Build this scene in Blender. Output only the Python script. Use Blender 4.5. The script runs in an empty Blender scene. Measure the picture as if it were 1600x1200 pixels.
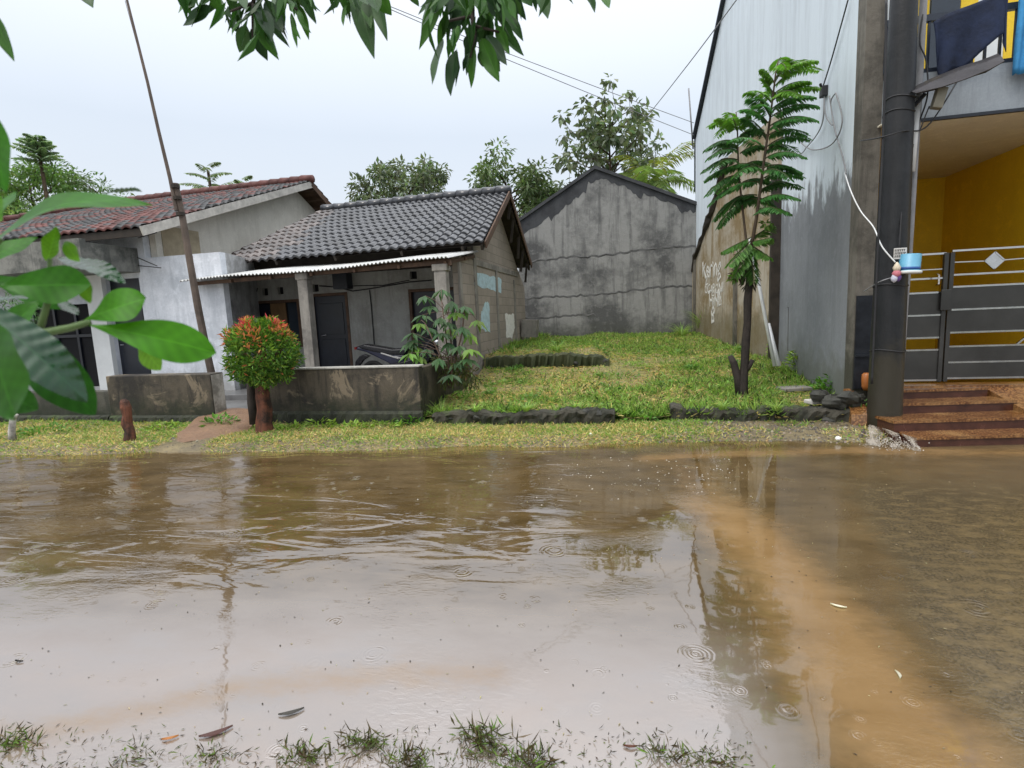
import bpy, math, random
import numpy as np
from mathutils import Vector, Matrix
random.seed(7); RNG = np.random.default_rng(7)
R = math.radians
C = bpy.context.scene.collection
SC = bpy.context.scene

# ------------------------------------------------------------------ camera
F_PX, YAW, PITCH, ROLL, EYE = 830.0, R(12.6), R(7.6), 0.045, np.array([0, 0, 1.6])
FW = np.array([-math.sin(YAW) * math.cos(PITCH), math.cos(YAW) * math.cos(PITCH), -math.sin(PITCH)])
R0 = np.array([math.cos(YAW), math.sin(YAW), 0.0]); U0 = np.cross(R0, FW)
RT = R0 * math.cos(ROLL) - U0 * math.sin(ROLL); UP = U0 * math.cos(ROLL) + R0 * math.sin(ROLL)
cam = bpy.data.objects.new('camera', bpy.data.cameras.new('camera')); C.objects.link(cam)
m = Matrix.Identity(4)
for i in range(3):
    m[i][0] = RT[i]; m[i][1] = UP[i]; m[i][2] = -FW[i]; m[i][3] = EYE[i]
cam.matrix_world = m
cam.data.sensor_width = 36; cam.data.lens = 36 * F_PX / 1600
cam.data.clip_start = 0.02; cam.data.clip_end = 2000
cam.data.dof.use_dof = True; cam.data.dof.focus_distance = 8.5; cam.data.dof.aperture_fstop = 6.0
SC.camera = cam

def ray(px, py): return FW + RT * (px - 800) / F_PX + UP * (600 - py) / F_PX
def PY(px, py, y): d = ray(px, py); return EYE + d * (y / d[1])          # point seen there on the plane Y = y
def PX(px, py, x): d = ray(px, py); return EYE + d * (x / d[0])
def PZ(px, py, z=0.0): d = ray(px, py); return EYE + d * ((z - EYE[2]) / d[2])
def PD(px, py, dist): return EYE + ray(px, py) * dist                   # point at a depth along the view

# ------------------------------------------------------------------ sky and light
SUN_EL, SUN_AZ = R(58), R(215)
W = bpy.data.worlds.new('World'); SC.world = W; W.use_nodes = True
nt = W.node_tree; nt.nodes.clear()
wout = nt.nodes.new('ShaderNodeOutputWorld'); bg1 = nt.nodes.new('ShaderNodeBackground'); bg2 = nt.nodes.new('ShaderNodeBackground')
sky = nt.nodes.new('ShaderNodeTexSky'); sky.sky_type = 'NISHITA'; sky.sun_disc = False
sky.sun_elevation = SUN_EL; sky.sun_rotation = SUN_AZ; sky.dust_density = 5; sky.air_density = 1.5
nt.links.new(sky.outputs[0], bg1.inputs[0]); bg1.inputs[1].default_value = 0.03
# a rain-cloud layer: even and pale low down, brighter overhead as real overcast is
tc = nt.nodes.new('ShaderNodeTexCoord'); sep = nt.nodes.new('ShaderNodeSeparateXYZ'); ramp = nt.nodes.new('ShaderNodeValToRGB')
nt.links.new(tc.outputs['Generated'], sep.inputs[0]); nt.links.new(sep.outputs[2], ramp.inputs[0])
el = ramp.color_ramp.elements
el[0].position = 0.0; el[0].color = (0.66, 0.69, 0.745, 1)
el[1].position = 1.0; el[1].color = (2.7, 2.75, 2.8, 1)
e = el.new(0.30); e.color = (0.60, 0.655, 0.735, 1)
e = el.new(0.62); e.color = (1.04, 1.06, 1.10, 1)
nz = nt.nodes.new('ShaderNodeTexNoise'); nz.inputs['Scale'].default_value = 1.6; nz.inputs['Detail'].default_value = 4
nt.links.new(tc.outputs['Generated'], nz.inputs['Vector'])
mr = nt.nodes.new('ShaderNodeMapRange'); mr.inputs[3].default_value = 0.9; mr.inputs[4].default_value = 1.08
nt.links.new(nz.outputs[0], mr.inputs[0])
mulc = nt.nodes.new('ShaderNodeVectorMath'); mulc.operation = 'SCALE'
nt.links.new(ramp.outputs[0], mulc.inputs[0]); nt.links.new(mr.outputs[0], mulc.inputs['Scale'])
nt.links.new(mulc.outputs[0], bg2.inputs[0]); bg2.inputs[1].default_value = 0.95
addw = nt.nodes.new('ShaderNodeAddShader')
nt.links.new(bg1.outputs[0], addw.inputs[0]); nt.links.new(bg2.outputs[0], addw.inputs[1]); nt.links.new(addw.outputs[0], wout.inputs[0])
sl = bpy.data.lights.new('sun', 'SUN'); sl.energy = 1.1; sl.angle = R(25); sl.color = (1, 0.97, 0.92)
so = bpy.data.objects.new('sun', sl); C.objects.link(so)
sd = Vector((math.sin(SUN_AZ) * math.cos(SUN_EL), math.cos(SUN_AZ) * math.cos(SUN_EL), math.sin(SUN_EL)))
so.rotation_euler = (-sd).to_track_quat('-Z', 'Y').to_euler()
SC.view_settings.view_transform = 'Standard'; SC.view_settings.look = 'None'
SC.view_settings.exposure = 0.26; SC.view_settings.gamma = 1.0
SC.cycles.max_bounces = 8; SC.cycles.transparent_max_bounces = 12
SC.cycles.use_denoising = True

# ------------------------------------------------------------------ helpers: materials
class NT:
    def __init__(s, name):
        s.m = bpy.data.materials.new(name); s.m.use_nodes = True
        s.t = s.m.node_tree; s.t.nodes.clear()
        s.out = s.n('ShaderNodeOutputMaterial'); s.tc = s.n('ShaderNodeTexCoord').outputs['Object']
    def n(s, k): return s.t.nodes.new(k)
    def l(s, a, b): s.t.links.new(a, b)
    def mapping(s, scale=(1, 1, 1), rot=(0, 0, 0)):
        x = s.n('ShaderNodeMapping'); x.inputs['Scale'].default_value = scale; x.inputs['Rotation'].default_value = rot
        s.l(s.tc, x.inputs[0]); return x.outputs[0]
    def noise(s, scale, detail=5, rough=0.6, vec=None, dist=0):
        x = s.n('ShaderNodeTexNoise'); x.inputs['Scale'].default_value = scale; x.inputs['Detail'].default_value = detail
        x.inputs['Roughness'].default_value = rough; x.inputs['Distortion'].default_value = dist
        s.l(vec if vec is not None else s.tc, x.inputs['Vector']); return x.outputs[0]
    def rng(s, v, a, b, c=0.0, d=1.0):
        x = s.n('ShaderNodeMapRange'); s.set(x.inputs[0], v)
        for i, q in enumerate((a, b, c, d)): s.set(x.inputs[1 + i], q)
        return x.outputs[0]
    def set(s, inp, v):
        if hasattr(v, 'is_linked') or isinstance(v, bpy.types.NodeSocket): s.l(v, inp)
        elif isinstance(v, tuple) and len(v) == 3 and inp.type == 'RGBA': inp.default_value = (*v, 1)
        else: inp.default_value = v
    def math(s, op, a, b=0.0):
        x = s.n('ShaderNodeMath'); x.operation = op; s.set(x.inputs[0], a); s.set(x.inputs[1], b); return x.outputs[0]
    def mix(s, f, a, b, mode='MIX'):
        x = s.n('ShaderNodeMix'); x.data_type = 'RGBA'; x.blend_type = mode
        s.set(x.inputs[0], f); s.set(x.inputs[6], a); s.set(x.inputs[7], b); return x.outputs[2]
    def attr(s, name='tint'):
        x = s.n('ShaderNodeAttribute'); x.attribute_name = name; return x
    def xyz(s):
        x = s.n('ShaderNodeSeparateXYZ'); s.l(s.tc, x.inputs[0]); return x.outputs
    def bump(s, h, strength=0.4, dist=0.02):
        x = s.n('ShaderNodeBump'); x.inputs['Strength'].default_value = strength; x.inputs['Distance'].default_value = dist
        s.l(h, x.inputs['Height']); return x.outputs[0]
    def prin(s, col, rough=0.6, spec=0.5, metal=0.0, normal=None, **k):
        p = s.n('ShaderNodeBsdfPrincipled'); s.set(p.inputs['Base Color'], col); s.set(p.inputs['Roughness'], rough)
        s.set(p.inputs['Metallic'], metal); p.inputs['Specular IOR Level'].default_value = spec
        if normal is not None: s.l(normal, p.inputs['Normal'])
        for a, b in k.items(): s.set(p.inputs[a], b)
        return p.outputs[0]
    def end(s, sh): s.l(sh, s.out.inputs[0]); return s.m

def M_plain(name, col, rough=0.6, spec=0.4, metal=0.0, var=0.25, scale=6.0, bump=0.15, tint=False):
    s = NT(name); v = s.noise(scale, 6, 0.65)
    dark = tuple(c * (1 - var) for c in col); light = tuple(min(1, c * (1 + var)) for c in col)
    c = s.mix(s.rng(v, 0.3, 0.7), dark, light)
    if tint: c = s.mix(1.0, c, s.attr().outputs[0], 'MULTIPLY')
    return s.end(s.prin(c, s.rng(v, 0.2, 0.8, rough * 0.8, min(1, rough * 1.2)), spec, metal, s.bump(s.noise(scale * 6, 4), bump, 0.01)))

def M_wall(name, base, dark, stain=0.5, streak=0.5, scale=0.9, moss=None, moss_top=0.5, moss_amt=1.0, band=None, rough=0.75, bump=0.5, patch=None):
    """weathered plaster or cement: blotches, rain streaks, grain, moss creeping up from the ground"""
    s = NT(name)
    big = s.noise(scale, 8, 0.68); st = s.noise(2.2, 6, 0.7, s.mapping((2.4, 2.4, 0.22)), 0.3); fine = s.noise(38, 6, 0.75); mid = s.noise(5, 7, 0.7)
    c = s.mix(s.rng(big, 0.46, 0.60, 0, stain), base, dark)
    c = s.mix(s.rng(st, 0.49, 0.64, 0, streak), c, dark)
    c = s.mix(s.rng(mid, 0.53, 0.66, 0, 0.45), c, tuple(x * 1.25 for x in base))
    c = s.mix(s.rng(fine, 0.35, 0.75, 0, 0.35), c, tuple(x * 0.55 for x in base))
    if patch is not None:
        c = s.mix(s.rng(s.noise(1.7, 8, 0.7, None, 0.6), 0.56, 0.6, 0, 0.8), c, patch)
    z = s.xyz()[2]
    if band is not None:      # a second coat above a ragged line
        zz = s.math('ADD', z, s.rng(s.noise(2.5, 8, 0.7, s.mapping((1.5, 1.5, 0.5))), 0.2, 0.8, -0.6, 0.6))
        c = s.mix(s.rng(zz, band[0], band[0] + 0.25, 0, band[2]), c, s.mix(s.rng(st, 0.45, 0.75), band[1], tuple(x * 0.78 for x in band[1])))
    if moss is not None:
        zz = s.math('SUBTRACT', z, s.rng(s.noise(4, 8, 0.7), 0.25, 0.75, -0.3, 0.3))
        c = s.mix(s.rng(zz, moss_top + 0.25, moss_top - 0.15, 0, moss_amt), c, moss)
    h = s.math('ADD', s.math('MULTIPLY', fine, 0.35), mid)
    return s.end(s.prin(c, rough, 0.35, 0.0, s.bump(h, bump, 0.02)))

def M_block(name, base, mortar, dark, bw=0.40, bh=0.2, axis='y', top_dark=0.3):
    s = NT(name); xs = s.xyz()
    cx = s.n('ShaderNodeCombineXYZ'); s.l(xs[1] if axis == 'y' else xs[0], cx.inputs[0]); s.l(xs[2], cx.inputs[1])
    b = s.n('ShaderNodeTexBrick'); s.l(cx.outputs[0], b.inputs['Vector']); b.inputs['Scale'].default_value = 1
    b.inputs['Brick Width'].default_value = bw; b.inputs['Row Height'].default_value = bh; b.inputs['Mortar Size'].default_value = 0.012
    b.inputs['Mortar Smooth'].default_value = 0.4
    s.set(b.inputs['Color1'], base); s.set(b.inputs['Color2'], tuple(x * 0.8 for x in base)); s.set(b.inputs['Mortar'], mortar)
    big = s.noise(1.3, 8, 0.7); fine = s.noise(30, 5, 0.75)
    c = s.mix(s.rng(big, 0.45, 0.7, 0, top_dark), b.outputs[0], dark)
    c = s.mix(s.rng(fine, 0.4, 0.75, 0, 0.4), c, tuple(x * 0.6 for x in base))
    h = s.math('SUBTRACT', s.math('MULTIPLY', fine, 0.3), b.outputs['Fac'])
    return s.end(s.prin(c, 0.85, 0.3, 0, s.bump(h, 0.5, 0.015)))

def M_leaf(name, rough=0.45, trans=0.3, spec=0.5, sat=1.0):
    s = NT(name); a = s.attr().outputs[0]
    c = s.mix(s.rng(s.noise(9, 3), 0.3, 0.7, 0, 0.3), a, s.mix(1.0, a, (0.6, 0.65, 0.5), 'MULTIPLY'))
    p = s.prin(c, rough, spec); t = s.n('ShaderNodeBsdfTranslucent'); s.l(s.mix(1.0, c, (1.25, 1.35, 0.7), 'MULTIPLY'), t.inputs[0])
    x = s.n('ShaderNodeMixShader'); x.inputs[0].default_value = trans; s.l(p, x.inputs[1]); s.l(t.outputs[0], x.inputs[2])
    return s.end(x.outputs[0])

# ------------------------------------------------------------------ helpers: meshes
class MB:
    def __init__(s): s.v = []; s.f = []; s.c = []; s.n = 0; s.has_c = False
    def add(s, verts, faces, col=None):
        verts = np.asarray(verts, float).reshape(-1, 3); s.v.append(verts)
        s.f.extend([tuple(i + s.n for i in f) for f in faces])
        if col is not None: s.has_c = True
        cc = np.ones((len(verts), 3)) if col is None else np.broadcast_to(np.asarray(col, float), (len(verts), 3))
        s.c.append(cc); s.n += len(verts); return s
    def hexa(s, p, col=None):          # eight corners: bottom four then top four, counter-clockwise
        return s.add(p, [(3, 2, 1, 0), (4, 5, 6, 7), (0, 1, 5, 4), (1, 2, 6, 5), (2, 3, 7, 6), (3, 0, 4, 7)], col)
    def box(s, x0, x1, y0, y1, z0, z1, col=None):
        return s.hexa([(x0, y0, z0), (x1, y0, z0), (x1, y1, z0), (x0, y1, z0), (x0, y0, z1), (x1, y0, z1), (x1, y1, z1), (x0, y1, z1)], col)
    def bar(s, a, b, w, h=None, up=(0, 0, 1), col=None):
        a = np.array(a, float); b = np.array(b, float); h = w if h is None else h
        d = b - a; d /= np.linalg.norm(d) + 1e-9; u = np.array(up, float)
        if abs(d @ u) > 0.95: u = np.array((0, 1.0, 0))
        r = np.cross(d, u); r /= np.linalg.norm(r); u = np.cross(r, d)
        q = []
        for p in (a, b):
            for sx, sz in ((-1, -1), (1, -1), (1, 1), (-1, 1)): q.append(p + r * sx * w / 2 + u * sz * h / 2)
        return s.add(q, [(0, 1, 2, 3), (7, 6, 5, 4), (0, 4, 5, 1), (1, 5, 6, 2), (2, 6, 7, 3), (3, 7, 4, 0)], col)
    def prism(s, poly, axis, a, b, col=None):      # a polygon in the two other axes, drawn out from a to b along axis
        n = len(poly); vs = []
        for t in (a, b):
            for (p, q) in poly: vs.append({'x': (t, p, q), 'y': (p, t, q), 'z': (p, q, t)}[axis])
        fs = [tuple(range(n)), tuple(range(2 * n - 1, n - 1, -1))] + [(i, i + n, (i + 1) % n + n, (i + 1) % n) for i in range(n)]
        return s.add(vs, fs, col)
    def tube(s, pts, r, n=8, col=None, cap=True, jit=0.0, groove=0.0):
        gv = [1 + groove * random.uniform(-1, 1) for _ in range(n)]
        pts = [np.array(p, float) for p in pts]; k = len(pts)
        r = [r] * k if np.isscalar(r) else list(np.interp(np.linspace(0, 1, k), np.linspace(0, 1, len(r)), r))
        vs = []; u = None
        for i, p in enumerate(pts):
            d = pts[min(i + 1, k - 1)] - pts[max(i - 1, 0)]; d /= np.linalg.norm(d) + 1e-9
            if u is None:
                u = np.cross(d, (0.3, 1, 0.1)); u /= np.linalg.norm(u)
            u = u - d * (u @ d); u /= np.linalg.norm(u) + 1e-9; w = np.cross(d, u)
            for j in range(n):
                a = 2 * math.pi * j / n; rr = r[i] * gv[j] * (1 + jit * random.uniform(-1, 1)); vs.append(p + (u * math.cos(a) + w * math.sin(a)) * rr)
        fs = [(i * n + j, i * n + (j + 1) % n, (i + 1) * n + (j + 1) % n, (i + 1) * n + j) for i in range(k - 1) for j in range(n)]
        if cap: fs += [tuple(range(n - 1, -1, -1)), tuple((k - 1) * n + j for j in range(n))]
        return s.add(vs, fs, col)
    def grid(s, P, col=None):          # P: (m, n, 3) array
        m_, n_ = P.shape[:2]
        fs = [(i * n_ + j, i * n_ + j + 1, (i + 1) * n_ + j + 1, (i + 1) * n_ + j) for i in range(m_ - 1) for j in range(n_ - 1)]
        return s.add(P.reshape(-1, 3), fs, None if col is None else (np.asarray(col).reshape(-1, 3) if np.ndim(col) == 3 else col))
    def lathe(s, base, prof, n=20, col=None, axis=(0, 0, 1)):
        ax = np.array(axis, float); ax /= np.linalg.norm(ax); u = np.cross(ax, (0.2, 1, 0.3)); u /= np.linalg.norm(u); w = np.cross(ax, u)
        vs = [np.array(base) + ax * z + (u * math.cos(2 * math.pi * j / n) + w * math.sin(2 * math.pi * j / n)) * r for r, z in prof for j in range(n)]
        k = len(prof)
        fs = [(i * n + j, i * n + (j + 1) % n, (i + 1) * n + (j + 1) % n, (i + 1) * n + j) for i in range(k - 1) for j in range(n)]
        fs += [tuple(range(n - 1, -1, -1)), tuple((k - 1) * n + j for j in range(n))]
        return s.add(vs, fs, col)
    def cards(s, base, d, nrm, L, Wd, col, fold=0.25):   # many small folded leaves: base, direction, normal, length, width arrays
        d = d / (np.linalg.norm(d, axis=1, keepdims=True) + 1e-9); side = np.cross(d, nrm); side /= (np.linalg.norm(side, axis=1, keepdims=True) + 1e-9)
        nn = np.cross(side, d); L = L[:, None]; Wd = Wd[:, None]; k = len(base)
        mid = base + d * L * 0.5
        V = np.stack([base, mid + side * Wd / 2 + nn * Wd * fold, base + d * L - nn * L * 0.12, mid - side * Wd / 2 + nn * Wd * fold], 1).reshape(-1, 3)
        s.v.append(V); i0 = s.n + 4 * np.arange(k)
        s.f.extend([t for i in i0.tolist() for t in ((i, i + 1, i + 2), (i, i + 2, i + 3))])
        s.c.append(np.repeat(col, 4, 0)); s.has_c = True; s.n += 4 * k; return s
    def build(s, name, mat, parent=None, smooth=False, bevel=0.0):
        me = bpy.data.meshes.new(name); V = np.concatenate(s.v) if s.v else np.zeros((0, 3))
        me.from_pydata(V.tolist(), [], s.f); me.update()
        if s.has_c:
            a = me.color_attributes.new('tint', 'FLOAT_COLOR', 'POINT')
            cc = np.concatenate(s.c); cc = np.hstack([cc, np.ones((len(cc), 1))]); a.data.foreach_set('color', cc.astype(np.float32).ravel())
        if mat is not None: me.materials.append(mat)
        if smooth: me.polygons.foreach_set('use_smooth', [True] * len(me.polygons))
        o = bpy.data.objects.new(name, me); C.objects.link(o)
        if bevel:
            b = o.modifiers.new('bevel', 'BEVEL'); b.width = bevel; b.segments = 2; b.limit_method = 'ANGLE'
        if parent is not None: attach(o, parent)
        return o

def base_of(o):
    v = Vector((0, 0, 0))
    while o is not None: v += o.location; o = o.parent
    return v
def attach(o, parent):
    o.parent = parent; o.location = -base_of(parent)       # meshes are drawn in world coordinates
def thing(name, label, cat, loc, group=None):
    o = bpy.data.objects.new(name, None); C.objects.link(o); o.location = tuple(float(x) for x in loc); o.empty_display_size = 0.1
    return tag(o, label, cat, group)
def tag(o, label=None, cat=None, group=None, kind=None):
    if label: o['label'] = label
    if cat: o['category'] = cat
    if group: o['group'] = group
    if kind: o['kind'] = kind
    return o
def struct(mb, name, mat, smooth=False): return tag(mb.build(name, mat, None, smooth), kind='structure')
def jit(col, n, a=0.25, hue=0.12):
    col = np.asarray(col, float); k = 1 + RNG.uniform(-a, a, (n, 1)); return np.clip(col * k * (1 + RNG.uniform(-hue, hue, (n, 3))), 0.002, 1)
def unit(n): v = RNG.normal(size=(n, 3)); return v / np.linalg.norm(v, axis=1, keepdims=True)
def lerp(a, b, t): return np.array(a) * (1 - t) + np.array(b) * t
def smooth01(x): x = np.clip(x, 0, 1); return x * x * (3 - 2 * x)
def vnoise(x, y, s, seed=0):          # cheap smooth value noise for the ground
    x = np.asarray(x) / s; y = np.asarray(y) / s; xi = np.floor(x); yi = np.floor(y)
    def h(a, b): return np.modf(np.abs(np.sin(a * 127.1 + b * 311.7 + seed * 74.7) * 43758.5453))[0]
    fx = smooth01(x - xi); fy = smooth01(y - yi)
    return (h(xi, yi) * (1 - fx) + h(xi + 1, yi) * fx) * (1 - fy) + (h(xi, yi + 1) * (1 - fx) + h(xi + 1, yi + 1) * fx) * fy

# ------------------------------------------------------------------ materials
white_wall = M_wall('white_paint', (0.74, 0.77, 0.83), (0.36, 0.40, 0.45), 0.55, 0.4, 1.1, (0.20, 0.19, 0.15), 0.55, 0.55)
upper_wall = M_wall('cream_paint', (0.72, 0.69, 0.62), (0.46, 0.43, 0.37), 0.35, 0.3, 1.0, None)
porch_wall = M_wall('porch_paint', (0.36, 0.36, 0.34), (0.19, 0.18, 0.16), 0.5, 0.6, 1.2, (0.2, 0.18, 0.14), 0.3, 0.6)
side_shade = M_wall('shaded_return_wall', (0.40, 0.41, 0.42), (0.17, 0.17, 0.17), 0.9, 0.6, 1.6, (0.13, 0.12, 0.1), 0.5, 0.6)  # darker than the white walls: the awning's shade is in the colour
canopy_conc = M_wall('weathered_canopy', (0.22, 0.22, 0.20), (0.06, 0.065, 0.06), 0.9, 0.8, 1.6)
grey_render = M_wall('grey_render', (0.27, 0.27, 0.262), (0.06, 0.061, 0.063), 0.9, 0.65, 0.6, (0.055, 0.06, 0.045), 1.0, 0.5, None, 0.8, 0.8)
tower_wall = M_wall('grey_blue_paint', (0.235, 0.25, 0.27), (0.13, 0.14, 0.155), 0.5, 0.35, 0.7, (0.11, 0.115, 0.09), 0.7, 0.6, (3.1, (0.66, 0.735, 0.80), 0.95), 0.6, 0.3)
old_wall = M_wall('old_ochre_plaster', (0.40, 0.36, 0.29), (0.20, 0.135, 0.05), 0.9, 0.9, 0.8, (0.13, 0.11, 0.06), 1.3, 0.7, None, 0.85, 0.6)
pillar_conc = M_wall('pillar_cement', (0.17, 0.155, 0.13), (0.06, 0.055, 0.045), 0.8, 0.8, 2.0, (0.05, 0.05, 0.035), 0.9, 0.8)
low_conc = M_wall('mossy_low_wall', (0.085, 0.07, 0.05), (0.018, 0.016, 0.014), 1.0, 0.95, 1.8, (0.02, 0.024, 0.013), 0.28, 0.95, None, 0.6, 0.7, (0.20, 0.16, 0.11))
low_conc_dark = M_wall('dark_low_wall', (0.085, 0.08, 0.065), (0.03, 0.03, 0.026), 0.9, 0.9, 1.6, (0.02, 0.026, 0.014), 0.28, 0.95, None, 0.6, 0.7)
column_conc = M_wall('bare_column', (0.29, 0.27, 0.24), (0.12, 0.11, 0.1), 0.7, 0.7, 2.4)
fascia_grey = M_wall('grey_fascia', (0.30, 0.335, 0.37), (0.17, 0.185, 0.2), 0.5, 0.5, 1.2, None, 0, 0, None, 0.5, 0.15)
ceiling_tan = M_wall('tan_ceiling', (0.78, 0.72, 0.58), (0.6, 0.53, 0.4), 0.4, 0.1, 0.8)
yellow_wall = M_wall('yellow_paint', (0.88, 0.60, 0.03), (0.72, 0.46, 0.022), 0.4, 0.3, 0.8, None, 0, 0, None, 0.5, 0.1)
white_plain = M_plain('white_panel', (0.68, 0.70, 0.70), 0.5, 0.4, 0, 0.08, 3)
block_wall = M_block('bare_blockwork', (0.34, 0.295, 0.25), (0.24, 0.21, 0.18), (0.15, 0.13, 0.11))
board_dark = M_plain('dark_timber', (0.035, 0.028, 0.022), 0.7, 0.3, 0, 0.5, 5)
timber_brown = M_plain('brown_timber', (0.10, 0.06, 0.04), 0.7, 0.3, 0, 0.45, 7)
fascia_white = M_plain('flaking_white_board', (0.48, 0.46, 0.42), 0.7, 0.3, 0, 0.3, 5)
door_dark = M_plain('blue_black_door', (0.012, 0.015, 0.024), 0.35, 0.5, 0, 0.4, 3)
void_dark = M_plain('dark_room', (0.014, 0.014, 0.016), 0.8, 0.2)
curtain_tan = M_plain('tan_curtain', (0.20, 0.12, 0.06), 0.8, 0.2, 0, 0.25, 4)
glass_dark = M_plain('dark_window_glass', (0.03, 0.04, 0.055), 0.08, 0.6, 0, 0.2, 2, 0.02)
zinc = M_plain('zinc_sheet', (0.55, 0.55, 0.53), 0.4, 0.5, 0.35, 0.3, 3)
black_tile = M_plain('black_roof_tile', (0.034, 0.036, 0.042), 0.20, 0.6, 0, 0.35, 3, 0.2, True)
red_tile = M_plain('red_roof_tile', (0.105, 0.043, 0.038), 0.55, 0.2, 0, 0.4, 4, 0.25, True)
steel = M_plain('stainless_steel', (0.55, 0.56, 0.57), 0.2, 0.5, 1.0, 0.12, 8, 0.05)
steel_sheet = M_plain('steel_sheet', (0.06, 0.06, 0.057), 0.38, 0.5, 0.6, 0.2, 2, 0.05)
dark_metal = M_plain('dark_metal', (0.03, 0.034, 0.042), 0.45, 0.5, 0.5, 0.3)
rail_navy = M_plain('navy_railing', (0.02, 0.028, 0.045), 0.4, 0.5, 0, 0.3)
pole_conc = M_wall('wet_pole_cement', (0.019, 0.020, 0.022), (0.008, 0.009, 0.010), 0.8, 0.9, 1.5, (0.04, 0.034, 0.02), 0.9, 0.7, None, 0.45, 0.35)
pvc = M_plain('white_pvc', (0.72, 0.73, 0.73), 0.35, 0.5, 0, 0.1)
cable_black = M_plain('black_cable', (0.018, 0.018, 0.02), 0.5, 0.4)
cable_grey = M_plain('grey_cable', (0.22, 0.22, 0.23), 0.5, 0.4)
bark = M_plain('bark', (0.085, 0.060, 0.040), 0.9, 0.2, 0, 0.55, 9, 0.8)
bark_dark = M_plain('dark_bark', (0.03, 0.024, 0.02), 0.75, 0.3, 0, 0.5, 9, 0.8)
bark_red = M_wall('reddish_bark', (0.15, 0.055, 0.03), (0.022, 0.015, 0.012), 1.0, 1.0, 3.5, None, 0, 0, None, 0.8, 1.0)
lime_bark = M_plain('limewashed_bark', (0.42, 0.40, 0.37), 0.85, 0.2, 0, 0.5, 9, 0.8)
bamboo = M_plain('bamboo', (0.10, 0.075, 0.06), 0.6, 0.3, 0, 0.45, 4, 0.3)
stone_dark = M_plain('dark_mossy_stone', (0.033, 0.033, 0.027), 0.6, 0.4, 0, 0.7, 7, 0.9)
paint_blue = M_plain('pale_blue_paint', (0.42, 0.56, 0.62), 0.7, 0.3, 0, 0.3, 9)
paint_white = M_plain('white_wall_paint', (0.70, 0.69, 0.66), 0.7, 0.3, 0, 0.25, 12)
bucket_blue = M_plain('blue_plastic', (0.10, 0.31, 0.45), 0.35, 0.5, 0, 0.12)
bike_black = M_plain('black_plastic', (0.012, 0.012, 0.016), 0.25, 0.5, 0, 0.3)
bike_blue = M_plain('dark_blue_panel', (0.015, 0.018, 0.045), 0.2, 0.6, 0, 0.3)
rubber = M_plain('rubber', (0.016, 0.016, 0.016), 0.8, 0.3)
chrome = M_plain('chrome', (0.7, 0.7, 0.72), 0.12, 0.5, 1.0, 0.1)
cloth_navy = M_plain('navy_cloth', (0.018, 0.026, 0.055), 0.8, 0.2, 0, 0.5, 4, 0.5)
cloth_blue = M_plain('blue_cloth', (0.05, 0.24, 0.48), 0.75, 0.2, 0, 0.3, 4, 0.4)
terrazzo = None
leafm = M_leaf('foliage', 0.5, 0.3, 0.4)
leaf_gloss = M_leaf('satin_leaf', 0.38, 0.40, 0.22); leaf_wet = M_leaf('wet_leaf', 0.14, 0.2, 0.8)
leaf_top = M_leaf('hanging_leaf', 0.42, 0.22, 0.2)
grassm = M_leaf('grass_blades', 0.5, 0.3, 0.35)

def m_tile_floor():
    s = NT('wet_pebble_tile'); v = s.n('ShaderNodeTexVoronoi'); v.inputs['Scale'].default_value = 42; s.l(s.tc, v.inputs['Vector'])
    g = s.noise(3, 6)
    c = s.mix(s.rng(v.outputs[0], 0.1, 0.7), (0.30, 0.145, 0.05), (0.09, 0.035, 0.012))
    c = s.mix(s.rng(g, 0.45, 0.7, 0, 0.6), c, (0.34, 0.20, 0.08))
    return s.end(s.prin(c, s.rng(g, 0.3, 0.7, 0.06, 0.3), 0.6, 0, s.bump(v.outputs[0], 0.3, 0.006)))
terrazzo = m_tile_floor()
tile_edge = M_plain('brown_tile_edge', (0.06, 0.022, 0.014), 0.25, 0.5, 0, 0.4, 6)

# ------------------------------------------------------------------ the setting
def edge_y(x): return 6.14 + 0.1086 * np.asarray(x) + 0.16 * (vnoise(x, 0 * np.asarray(x), 0.9, 3) - 0.5) + 0.09 * (vnoise(x, 0 * np.asarray(x), 0.22, 13) - 0.5)
def lot_z(x, y): return np.clip(0.20 + 0.064 * (y - 7.4), 0.20, 0.86) + 0.24 * smooth01((y - 11.02) / .12) * smooth01((-.35 - x) / .4) * smooth01((16 - y) / 4.5) + 0.10 * (vnoise(x, y, 0.8, 1) - 0.5) + 0.05 * (vnoise(x, y, 0.3, 2) - 0.5)
def verge_z(x, y):
    t = smooth01((y - edge_y(x)) / 0.35); return -0.03 + 0.095 * t + 0.06 * (vnoise(x, y, 0.35, 5) - 0.45) * t + 0.03 * smooth01((y - 6.6) / 0.6)

def m_soil(name, a, b, c2, rough=0.8):
    s = NT(name); big = s.noise(1.3, 8, 0.7); f = s.noise(24, 7, 0.75)
    c = s.mix(s.rng(big, 0.4, 0.62), a, b); c = s.mix(s.rng(f, 0.45, 0.7, 0, 0.7), c, c2)
    return s.end(s.prin(c, s.rng(big, 0.3, 0.7, rough, rough * 0.55), 0.4, 0, s.bump(f, 0.8, 0.03)))
soil_lot = m_soil('grassy_soil', (0.20, 0.19, 0.06), (0.28, 0.22, 0.09), (0.055, 0.05, 0.02))
soil_verge = m_soil('wet_verge_soil', (0.24, 0.19, 0.095), (0.13, 0.105, 0.065), (0.06, 0.048, 0.032), 0.6)
soil_far = m_soil('far_soil', (0.08, 0.09, 0.03), (0.10, 0.09, 0.05), (0.05, 0.05, 0.02))

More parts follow.
